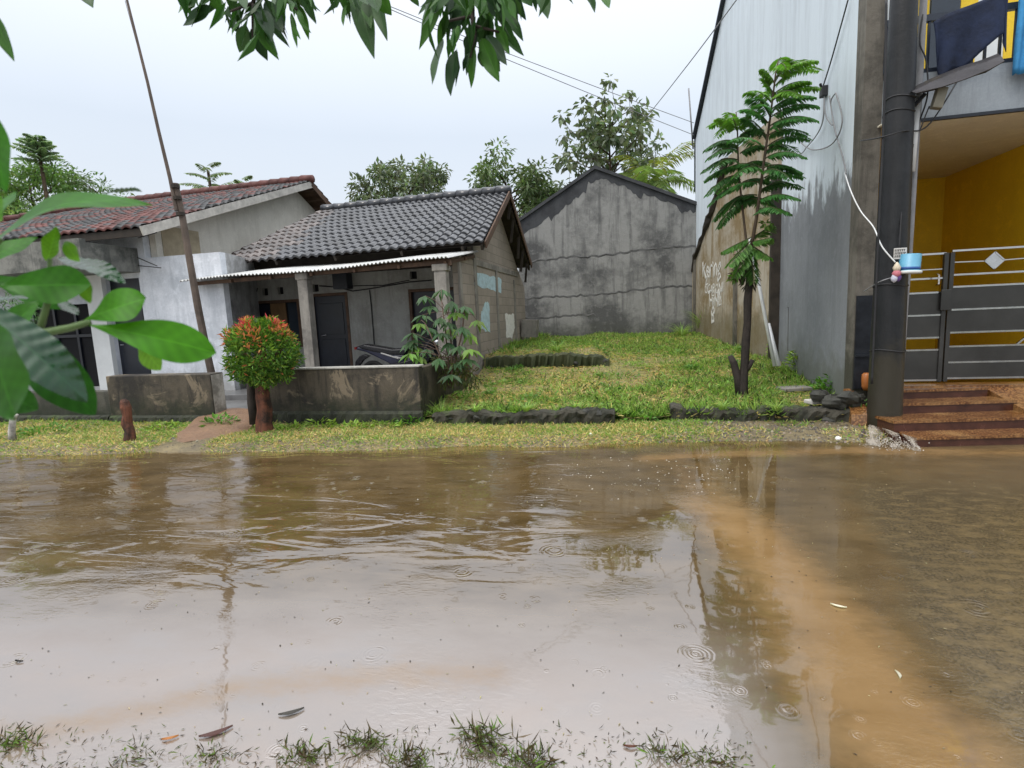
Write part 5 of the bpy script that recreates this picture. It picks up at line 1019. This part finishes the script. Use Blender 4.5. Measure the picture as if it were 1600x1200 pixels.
for set_, dy0, col in ((FR, 0, (.028, .10, .030)), (FL, .3, (.026, .088, .028)), (FB, 0, (.04, .11, .025))):
    for i, (x0, y0, x1, y1) in enumerate(set_):
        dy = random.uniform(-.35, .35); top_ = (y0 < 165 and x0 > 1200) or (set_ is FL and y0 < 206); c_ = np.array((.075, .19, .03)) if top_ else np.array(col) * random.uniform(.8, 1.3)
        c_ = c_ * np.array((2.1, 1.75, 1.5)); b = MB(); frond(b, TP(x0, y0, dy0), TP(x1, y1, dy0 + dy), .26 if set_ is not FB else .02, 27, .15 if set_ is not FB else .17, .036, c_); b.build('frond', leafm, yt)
        if set_ is not FB and i % 2 == 0:
            b = MB(); sg_ = 1 if i % 4 == 0 else -1; frond(b, TP(x0, y0 + 6, dy0), TP(lerp(x0, x1, .72), lerp(y0, y1, .8) + random.uniform(-8, 18), dy0 + sg_ * random.uniform(.35, .6)), .26, 24, .14, .036, c_ * random.uniform(.8, 1.2)); b.build('frond', leafm, yt)
b = MB(); crown_cards(b, [TP(1165, 418), TP(1152, 428), TP(1172, 440), TP(1160, 400)], [.10, .09, .10, .08], 70, .10, .022, (.05, .045, .028), .7); crown_cards(b, [TP(1150, 432), TP(1198, 350)], [.07, .06], 30, .08, .04, (.12, .24, .03), .5); b.build('dry_leaves', leafm, yt)

# clipped shrub with red new growth
SP = lambda px, py, y=6.55: PY(px, py, y)
sh = thing('shrub', 'round shrub with red new leaves on a stout reddish trunk', 'shrub', SP(412, 685))
q = MB(); q.tube([SP(415, 690), SP(415, 676), SP(413, 660), SP(414, 640), SP(411, 620), SP(410, 600), SP(409, 575), SP(408, 540)], [.145, .10, .095, .08, .05], 20, None, True, .07, .25)
for a_, e_ in (((409, 590), (372, 540)), ((411, 590), (448, 530)), ((409, 570), (400, 510))): q.tube([SP(*a_), SP(*e_)], [.05, .02], 6)
q.build('trunk', bark_red, sh, True)
q = MB(); q.tube([SP(398, 662, 6.8), SP(394, 630, 6.8), SP(392, 600, 6.8), SP(394, 560, 6.7)], [.075, .07, .06, .04], 9, None, True, .1); q.build('stem', bark_dark, sh, True)
c0 = SP(409, 548); b = MB(); n = 7000; u = unit(n); rr = .485 * (.5 + .45 * RNG.random(n) ** .5) * (1 + .16 * np.sin(u[:, 0] * 7 + u[:, 2] * 5) * np.cos(u[:, 1] * 6)); base = c0 + u * rr[:, None] * np.array((1.0, 1.0, .93)); base[:, 2] -= .05 * (u[:, 2] < 0)
hgt = (base[:, 2] - c0[2]) / .48; cl = vnoise(base[:, 0] * 1.0 + base[:, 1] * .7, base[:, 2], .16, 51)
red = RNG.random(n) < np.clip(.06 + .64 * smooth01((hgt + .15) / .8), 0, 1) * smooth01((cl - .36) / .2) * (rr > .40)
cols = jit((.085, .19, .025), n, .5); yg = RNG.random(n) < .3; cols[yg] = jit((.20, .32, .04), int(yg.sum()), .3); k = int(red.sum()); rc = jit((.50, .15, .07), k, .35); kk = RNG.random(k) < .35; rc[kk] = jit((.60, .30, .10), int(kk.sum()), .3); k2 = (hgt[red] > .62) & (RNG.random(k) < .5); rc[k2] = jit((.62, .07, .09), int(k2.sum()), .3); cols[red] = rc
b.cards(base, u + unit(n) * .9 + (0, 0, .25), u + unit(n) * .6, RNG.uniform(.045, .115, n), RNG.uniform(.014, .030, n), cols, .2); b.build('crown', leafm, sh)
# cassava bush
ca = thing('plant', 'cassava plant with drooping palmate leaves at the end of the low wall', 'plant', PY(700, 600, 7.9)); q = MB(); b = MB(); CP = lambda px, py, y=7.9: PY(px, py, y)
stems = [[(704, 606), (700, 560), (695, 510), (690, 470)], [(704, 606), (712, 560), (722, 520), (726, 490)], [(702, 606), (690, 560), (676, 530), (664, 505)], [(704, 606), (706, 560), (704, 520), (700, 490)]]
for s_ in stems: q.tube([CP(*p) for p in s_], [.022, .014, .010], 6)
LV = [(664, 462), (690, 452), (672, 478), (706, 470), (688, 496), (712, 488), (725, 478), (655, 505), (645, 520), (672, 512), (690, 520), (705, 512), (722, 510), (735, 520), (650, 540), (668, 545), (640, 535), (700, 535), (718, 540), (735, 545), (685, 560), (715, 565), (660, 492), (700, 503), (745, 500), (730, 560), (675, 575), (705, 585), (640, 552), (655, 556), (648, 530)]
for (x, y) in LV:
    c = CP(x, y, 7.9 + random.uniform(-.3, .3)); st = stems[random.randrange(4)]; sp_ = CP(*st[-1 if y < 520 else 1]); q.tube([sp_, lerp(sp_, c, .6) + (0, 0, .05), c], [.006, .004], 4)
    k = 7; a0 = random.uniform(0, 6); an = a0 + np.arange(k) * 6.283 / 8; d = np.stack([np.cos(an), np.sin(an) * .8 - .25, np.full(k, -.75 + random.uniform(-.25, .3))], 1); light = random.random()
    col = np.array((.15, .27, .045)) if light < .4 else np.array((.055, .12, .045)); b.cards(np.tile(c, (k, 1)), d, np.tile((0, -.4, 1.0), (k, 1)), np.full(k, .25) * RNG.uniform(.7, 1.1, k), np.full(k, .074), jit(col, k, .3), .12)
q.build('stem', M_plain('cassava_stem', (.12, .08, .06), .7, .3, 0, .3), ca, True); b.build('leaves', leafm, ca)
b = MB(); crown_cards(b, [CP(700, 590), CP(720, 575), CP(690, 570), CP(735, 590)], [.22, .2, .18, .2], 120, .09, .03, (.09, .11, .03), .5); crown_cards(b, [CP(722, 585)], [.2], 60, .1, .02, (.17, .09, .03), .6); b.build('undergrowth', leafm, ca)
# stump, limed trunk, bamboo
q = MB(); s0, s1 = PY(203, 686, 6.0), PY(194, 624, 6.0); q.tube([s0 - (0, 0, .05), lerp(s0, s1, .2) + (.015, 0, 0), lerp(s0, s1, .4) + (-.01, 0, 0), lerp(s0, s1, .6) + (.012, 0, 0), lerp(s0, s1, .8), lerp(s0, s1, .93) - (.01, 0, 0), s1 - (.02, 0, 0)], [.085, .066, .07, .06, .066, .055, .03], 15, None, True, .10, .25); tag(q.build('tree_stump', bark_red, None), 'knee high reddish brown stump on the verge left of the path', 'stump')
t = thing('sapling', 'thin sapling with a crooked limewashed trunk at the far left', 'sapling', PY(20, 692, 5.9)); q = MB(); SPp = lambda px, py: PY(px, py, 5.9); q.tube([SPp(20, 694), SPp(18, 672), SPp(20, 655), SPp(11, 640), SPp(4, 622)], [.045, .04, .035], 9, None, True, .12); q.tube([SPp(20, 656), SPp(27, 648)], [.025, .02], 7); q.build('trunk', lime_bark, t, True)
q = MB(); q.tube([SPp(4, 622), SPp(-6, 590), SPp(-10, 540)], [.035, .02], 8); q.build('stem', bark, t, True); b = MB(); crown_cards(b, [SPp(22, 492), SPp(35, 500), SPp(5, 480), SPp(-20, 500)], [.28, .22, .3, .3], 170, .10, .02, (.10, .19, .09), .5); b.build('crown', leafm, t)
bp = thing('bamboo_pole', 'tall thin spliced bamboo pole leaning over the white house', 'pole', PY(340, 632, 8.5)); BP = lambda px, py: PY(px, py, 8.5)
q = MB(); pts = [(342, 636), (325, 560), (309, 480), (297, 410), (285, 340), (274, 288)]; q.tube([BP(*p) for p in pts], [.07, .062, .055], 9, None, True, .05)
for p in np.linspace(0, 1, 9): 
    c = [np.interp(p, np.linspace(0, 1, 6), [r_[i] for r_ in pts]) for i in (0, 1)]; cc = BP(*c); q.tube([cc - (0, 0, .015), cc + (0, 0, .015)], .068 - .01 * p, 9)
q.build('lower_pole', bamboo, bp); q = MB(); pts = [(280, 330), (270, 280), (252, 205), (235, 130), (215, 50), (200, -10), (186, -70)]; q.tube([BP(*p) + (0, -.06, 0) for p in pts], [.035, .028, .022, .018], 8); q.build('upper_pole', bamboo, bp)
q = MB(); q.tube([BP(199, 0) + (-.05, 0, 0), BP(240, 140) + (-.09, 0, 0), BP(272, 285) + (-.03, 0, 0)], .006, 4); q.build('string', cable_grey, bp)
for p in ((284, 335), (279, 310), (276, 292)): c = BP(*p); q = MB(); q.tube([c - (0, .03, .03), c + (0, -.03, .03)], .075, 8); q.build('lashing', board_dark, bp)

# trees beyond the houses
PALE = (.15, .21, .10); MIDG = (.13, .20, .08); GRYG = (.16, .20, .125)  # lightened, greyed greens put the rain haze into the leaf colour
def at_px(px, y): p = PY(px, 500, y); return (p[0], p[1], 0.0)
def Hpx(px, py, y): return PY(px, py, y)[2] * 1.0
TG = 'trees behind the houses'
branch_tree('tree', 'tall sparse tree with pale upright branches behind the grey gable', at_px(957, 24), Hpx(957, 172, 24), 2.5, 38, GRYG, 17, .34, .19, (.22, .42), bark, TG, .40, .7, (0, 0), .11, 3)
branch_tree('tree', 'open leafy tree rising behind the black tiled roof', at_px(640, 22), Hpx(640, 258, 22), 2.5, 18, GRYG, 92, .26, .11, (.4, .65), bark, TG, .45, .35, (0, 0), .13, 2)
branch_tree('tree', 'low spreading tree between the black roof and the grey gable', at_px(800, 23), Hpx(800, 264, 23), 2.5, 16, PALE, 88, .26, .11, (.4, .7), bark, TG, .5, .35, (0, 0), .13, 2)
branch_tree('tree', 'bushy tree just left of the grey gable peak', at_px(862, 25), Hpx(862, 300, 25), 1.7, 11, MIDG, 80, .26, .11, (.4, .7), bark, TG, .5, .35, (0, 0), .13, 2)
branch_tree('tree', 'dense green tree close behind the red roof at the left', at_px(85, 21), Hpx(85, 255, 21), 3.0, 20, (.17, .29, .09), 115, .28, .09, (.5, .85), bark, TG, .4, .3, (0, 0), .14, 2)
branch_tree('tree', 'yellowish green tree low behind the left end of the red roof', at_px(10, 19), Hpx(10, 265, 19), 2.6, 16, (.24, .35, .11), 95, .24, .08, (.5, .85), bark, TG, .35, .3, (0, 0), .14, 2)
branch_tree('tree', 'small bushy tree peeping over the red roof near the bamboo pole', at_px(190, 22), Hpx(190, 285, 22), 2.0, 11, MIDG, 55, .24, .08, (.4, .6), bark, TG, .5, .3, (0, 0), .12, 1)
def frond_tree(px, py, y, label, nst, R_, col, ll=.30):
    base = at_px(px, y); topz = Hpx(px, py, y); t = thing('tree', label, 'tree', base, TG); q = MB(); b = MB(); top = np.array((base[0], base[1], topz)); q.tube([base, lerp(base, top, .6) + (.1, 0, 0), top - (0, 0, .2)], [.13, .06], 7)
    for k in range(nst):
        an = k * 2.4; zz = -.35 * R_ * (k / nst) * 3.2; o = top + (0, 0, zz); l_ = R_ * (.45 + .55 * (k / nst)) * random.uniform(.8, 1.15); e_ = o + np.array((math.cos(an) * l_, math.sin(an) * l_, l_ * random.uniform(.05, .45))); frond(b, o, e_, .15, 15, ll, .10, np.array(col) * random.uniform(.8, 1.25))
    q.build('trunk', bark, t, True); b.build('crown', leafm, t); return t
frond_tree(101, 208, 20, 'slender feathery tree top standing tallest at the left', 36, 1.0, (.26, .36, .22), .26)
frond_tree(352, 256, 22, 'feathery fronds rising over the red roof right of the bamboo pole', 12, 1.5, (.20, .26, .16), .26)
frond_tree(402, 278, 21, 'small feathery tree top just left of the red roof peak', 10, .9, (.20, .26, .16), .24)
pb = at_px(1015, 21); pt = np.array((pb[0], pb[1], Hpx(1008, 292, 21))); t = thing('palm_tree', 'coconut palm with yellow green fronds behind the grey gable', 'palm', pb, TG); q = MB(); q.tube([pb, lerp(pb, pt, .5) + (.1, 0, 0), pt], [.16, .12, .11], 9); q.build('trunk', bark, t, True); b = MB()
for k in range(17):
    an = k * 2.4; l_ = 1.9 * random.uniform(.8, 1.1); el_ = random.uniform(-.35, .9); e_ = pt + np.array((math.cos(an) * l_, math.sin(an) * l_, l_ * el_)); frond(b, pt, e_, .35, 34, .55, .045, (np.array((.24, .33, .10)) if el_ < .5 else np.array((.36, .40, .10))) * random.uniform(.8, 1.2))
b.build('crown', leafm, t)

# ------------------------------------------------------------------ near leaves: a sapling left of the camera and a mango tree overhead
def leaf3d(name, base, tip, width, nrm, mat, parent, col, droop=0.0, fold=.18, wide=.5, twist=0.0, tipsharp=1.0, nu=15, wav=.0, vein_=0.0):
    base, tip = np.array(base, float), np.array(tip, float); d = tip - base; L = np.linalg.norm(d); dn = d / L; side = np.cross(dn, nrm); side /= np.linalg.norm(side); up = np.cross(side, dn); P = []; cc = []
    ss = np.array((-1, -.72, -.38, -.07, 0, .07, .38, .72, 1.0)); ph = random.random() * 6
    for i in range(nu):
        t = i / (nu - 1); w = width / 2 * (math.sin(math.pi * min(1, t ** (math.log(.5) / math.log(wide)))) ** (.75 if t < wide else .75 * tipsharp) if 0 < t < 1 else 0.0); w = max(w, width * .012)
        a = twist * (t - .3); sv = side * math.cos(a) + up * math.sin(a); uv = up * math.cos(a) - side * math.sin(a)
        c = base + d * t + up * (droop * L * (4 * t * (1 - t)) * .5)
        for s_ in ss:
            v = c + sv * w * s_ + uv * (fold * w * abs(s_) ** 1.3) + uv * (wav * width * math.sin(t * 11 + ph) * abs(s_) + vein_ * width * math.sin(t * 62 - abs(s_) * 5) * min(1, abs(s_) * 2) * math.sin(math.pi * t))
            P.append(v); m_ = abs(s_) < .1; k = 1.45 if abs(s_) < .03 else (1.0 + .13 * math.sin(t * 52 - abs(s_) * 7) + .1 * math.sin(t * 9 + ph + s_ * 2)); cc.append(np.array(col) * k)
    b = MB(); b.grid(np.array(P).reshape(nu, len(ss), 3), np.array(cc).reshape(nu, len(ss), 3)); return b.build(name, mat, parent, True)
sp = thing('sapling', 'sapling with large glossy green leaves close at the left edge', 'sapling', (-.95, .35, 0))
q = MB(); q.tube([(-.98, .40, -.05), (-.95, .42, .6), (-.93, .44, 1.15), (-.90, .46, 1.45), (-.88, .47, 1.72), (-.86, .47, 2.05)], [.018, .014, .009, .006], 8); q.build('trunk', M_plain('green_bark', (.07, .09, .035), .6, .3, 0, .3, 20), sp, True)
q = MB(); q.tube([(-.93, .44, 1.30), PD(20, 545, .60), PD(70, 520, .62), PD(110, 512, .62), PD(140, 503, .62)], [.007, .005, .0035], 7); q.tube([(-.90, .46, 1.52), PD(-20, 395, .62), PD(0, 372, .62)], [.006, .004], 7); q.tube([PD(60, 523, .62), PD(75, 470, .62), PD(78, 405, .62)], [.004, .0025], 6); q.build('twig', M_plain('green_twig', (.10, .16, .05), .5, .4, 0, .2, 20), sp, True)
Lg, Lm, Ld = (.060, .22, .010), (.04, .165, .010), (.012, .06, .018)
cam_n = -FW; upz = np.array((0, 0, 1.0))
for (x0, y0, x1, y1, w, dep, dep2, nr, col, drp, fo, wd, tw) in (
    (-20, 392, 238, 322, 74, .60, .66, (.0, -.55, .8), Lm, .30, .12, .45, -.35), (150, 312, 222, 300, 36, .66, .70, (.0, -.1, 1), Ld, .2, .1, .5, .3), (74, 408, 88, 354, 34, .62, .62, (.1, -1, .25), (.16, .36, .03), .0, .12, .45, 0), (100, 378, 124, 408, 22, .63, .62, (.1, -1, .3), (.15, .34, .03), .05, .1, .5, 0),
    (-12, 446, 142, 444, 66, .60, .62, (.05, -1, .35), Lm, -.02, .10, .66, 0), (92, 404, 196, 443, 40, .66, .64, (.0, -.35, 1), Ld, .12, .12, .5, 0), (140, 474, 126, 428, 26, .64, .63, (.1, -1, .2), (.15, .34, .03), .0, .1, .5, 0),
    (132, 500, 229, 466, 62, .62, .63, (.0, -1, .30), Lg, .06, .10, .66, 0.2), (132, 507, 338, 552, 66, .62, .66, (.0, -1, .55), Lg, .13, .10, .68, -.25), (214, 528, 252, 578, 32, .66, .64, (.2, -1, .2), (.17, .37, .03), .05, .1, .6, 0), (92, 470, 122, 492, 20, .66, .65, (.0, -.2, 1), Ld, 0, .1, .5, 0),
    (-30, 478, 136, 628, 70, .52, .55, (-.12, -.50, .85), Ld, .14, .10, .5, 0), (40, 515, 150, 648, 74, .57, .58, (.25, -1, .45), (.022, .10, .012), .16, .12, .55, 0), (-26, 500, 24, 656, 124, .46, .46, (-.05, -1, .1), (.03, .115, .012), .0, .06, .5, 0), (44, 560, 74, 594, 44, .66, .66, (.1, -1, .3), (.11, .30, .025), 0, .1, .5, 0),
    (-18, 170, 8, 300, 44, .55, .55, (.3, -1, .1), Lm, .0, .1, .45, 0), (-30, 520, 60, 540, 40, .58, .6, (0, -.6, .8), Lm, .05, .1, .5, 0), (-25, 470, 45, 466, 22, .62, .62, (0, -.3, .9), Ld, .05, .1, .5, 0), (-40, 300, 4, 345, 50, .56, .56, (.2, -1, .2), (.10, .25, .03), 0, .1, .5, 0), (-30, 410, 60, 372, 36, .66, .68, (.1, -1, .5), Lm, .05, .1, .5, .2), (-25, 560, 60, 470, 50, .68, .7, (.1, -1, .3), Lm, .05, .1, .55, 0), (60, 520, 118, 610, 44, .64, .66, (.2, -1, .3), (.03, .13, .012), .05, .1, .6, 0), (-20, 350, 26, 300, 34, .6, .64, (.2, -1, .2), Lm, .05, .1, .5, .2), (-30, 560, 96, 566, 52, .62, .64, (.1, -.5, .9), Ld, .1, .1, .55, .2), (20, 480, 66, 600, 40, .70, .70, (.3, -1, .2), (.02, .09, .012), .05, .1, .55, .2), (-20, 430, 110, 480, 40, .70, .72, (.0, -.9, .5), (.03, .13, .012), .08, .1, .6, 0), (-30, 600, 60, 640, 46, .56, .58, (.0, -.8, .6), (.025, .10, .012), .06, .1, .55, .1)):
    leaf3d('leaf', PD(x0, y0, dep), PD(x1, y1, dep2), w / F_PX * dep, np.array(nr, float), leaf_wet if col is Ld else leaf_gloss, sp, col, drp, fo, wd, tw, 1.0, 70 if col is Ld else 48, .04, .028 if col is Ld else 0)
mg = thing('mango_tree', 'overhanging mango tree with long dark leaves drooping into the top of the view', 'tree', (-1.6, -2.2, 0))
q = MB(); q.tube([(-1.6, -2.2, -.15), (-1.55, -2.15, 1.0), (-1.4, -2.0, 2.0), (-1.2, -1.7, 2.8), (-.8, -1.0, 3.5)], [.2, .16, .13, .09], 12, None, True, .08); q.build('trunk', bark, mg, True)
q = MB()
for pts in (((-1.2, -1.7, 2.8), (-1.1, -.4, 3.2), PD(440, -150, 1.5), PD(420, -60, 1.5), PD(395, 5, 1.5)), ((-.8, -1.0, 3.5), (-.5, 0, 3.2), PD(700, -150, 1.5), PD(735, -50, 1.5), PD(738, 25, 1.5), PD(742, 55, 1.5)), ((-1.1, -.4, 3.2), PD(560, -140, 1.55), PD(545, -40, 1.5), PD(545, 0, 1.5)), ((-.5, 0, 3.2), PD(860, -120, 1.5), PD(850, -30, 1.5)), ((-1.1, -.4, 3.2), PD(140, -140, 1.5), PD(125, -30, 1.5)), ((-.5, 0, 3.2), PD(960, -120, 1.5), PD(930, -30, 1.5))): q.tube(pts, [.03, .012, .005], 7)
for a_, e_ in (((395, 5), (360, 18)), ((395, 5), (395, 60)), ((420, -20), (470, 20)), ((738, 25), (690, 35)), ((738, 40), (780, 50)), ((742, 55), (735, 90)), ((420, -60), (330, -5)), ((735, -50), (800, -10)), ((545, -20), (570, 10))): q.tube([PD(*a_, 1.5), PD(*e_, 1.5)], [.005, .003], 5)
q.build('branch', M_plain('dark_branch', (.045, .035, .028), .8, .3, 0, .4, 20), mg, True)
ML = [(325, -20, 300, 42, 22), (300, -10, 288, 15, 18), (335, -10, 345, 22, 20), (330, 10, 286, 40, 22), (360, -15, 366, 20, 16), (350, -10, 390, -5, 18), (372, 10, 378, 40, 14), (380, 30, 362, 55, 18), (385, 40, 374, 82, 20), (392, 45, 418, 95, 20), (398, 40, 436, 94, 15), (390, 25, 372, 38, 14), (405, 10, 424, 66, 24), (415, 0, 442, 52, 22), (440, 20, 450, 55, 14), (455, 20, 464, 75, 14), (465, 15, 486, 52, 12), (470, -10, 494, 38, 14), (450, -20, 482, 18, 24), (420, -25, 400, 18, 22), (370, -25, 384, 15, 18), (455, 25, 470, 62, 10),
      (530, -15, 526, 12, 14), (540, 8, 536, 42, 17), (555, -20, 585, 92, 30), (565, -10, 580, 45, 16), (580, -15, 590, 20, 22), (585, -12, 612, 24, 22),
      (690, -15, 655, 78, 20), (680, 0, 672, 40, 16), (695, 25, 684, 70, 14), (700, 20, 690, 60, 12), (715, 40, 706, 85, 15), (712, 78, 704, 150, 30), (730, 85, 724, 112, 10), (740, 70, 736, 138, 18), (752, 60, 780, 128, 26), (760, 55, 792, 102, 20), (775, 40, 796, 85, 18), (785, 30, 808, 78, 14), (745, 45, 728, 85, 24), (725, 20, 700, 45, 22), (735, 0, 712, 40, 26), (760, 0, 790, 30, 28), (755, 20, 765, 75, 30), (780, -10, 806, 30, 26), (735, -20, 760, 30, 30), (700, -20, 676, 20, 24), (715, -10, 730, 50, 22), (748, 80, 755, 105, 12), (690, 10, 660, 40, 12),
      (800, -20, 822, 32, 18), (815, -15, 832, 10, 16), (845, -20, 856, 30, 20), (915, -20, 930, 20, 20), (940, -20, 952, 13, 16), (125, -25, 146, 13, 22), (640, -15, 655, 10, 14)]
def mleaf(x0, y0, x1, y1, w, dep, mat=leaf_top):
    k = random.random(); col = (.05, .14, .022) if k < .3 else ((.032, .085, .022) if k < .7 else (.022, .055, .022)); nr = np.array((random.uniform(-1, 1), -1.0, random.uniform(-.3, .5)))
    leaf3d('leaf', PD(x0, y0, dep), PD(x1, y1, dep + random.uniform(-.06, .06)), w * 1.08 / F_PX * dep, nr, mat, mg, col, random.uniform(-.08, .08), .22, .42, random.uniform(-.5, .5), 1.25, 11, .03)
for l_ in ML: mleaf(*l_, 1.5)
for l_ in ML:
    if l_[3] > 25 and random.random() < .8: dx, dy = random.uniform(-22, 22), random.uniform(-34, -8); mleaf(l_[0] + dx, l_[1] + dy, l_[2] + dx * 1.4, l_[3] + dy, l_[4] * .85, 1.5 + random.uniform(.03, .15))
mleaf(-22, 8, 22, 96, 24, .8)
n = 150; cl = [(390, 0, 60, 26), (450, -12, 40, 22), (310, -18, 28, 16), (560, -20, 35, 16), (735, 10, 50, 38), (770, -10, 34, 26), (690, -15, 28, 26), (850, -34, 30, 12)]; pw = np.array((.22, .14, .05, .08, .26, .12, .09, .04)); ii = RNG.choice(8, n, p=pw / pw.sum())
P = np.array([PD(cl[i][0] + RNG.normal(0, cl[i][2] * .55), cl[i][1] + RNG.normal(0, cl[i][3] * .7), 1.5 + RNG.uniform(-.1, .2)) for i in ii]); d = unit(n) * .6; d[:, 2] -= 1.0
b = MB(); b.cards(P, d, unit(n), RNG.uniform(.05, .11, n), RNG.uniform(.014, .026, n), jit((.035, .10, .02), n, .5), .2); tag(b.build('foliage', leaf_top, mg), kind='stuff')

# things of a kind share a group
GROUPS = {'weed': 'weeds along the walls and stones', 'grass tuft': 'grass tufts in the lot', 'grass clump': 'grass clumps in the shallow water', 'leaf': 'fallen leaves on the water', 'rubbish': 'pale scraps on the verge and lot', 'slab': 'loose slabs by the grey wall',
          'power line': 'power lines over the street', 'cable': 'wires on the grey wall and the pole', 'low wall': 'low cement walls along the verge', 'stone wall': 'rough stone edgings of the lot', 'house': 'single storey houses', 'cloth': 'laundry on the balcony', 'gate': 'steel gates', 'sapling': 'saplings at the left'}
for o in list(C.objects):
    if o.get('category') in GROUPS and not o.get('group'): o['group'] = GROUPS[o['category']]
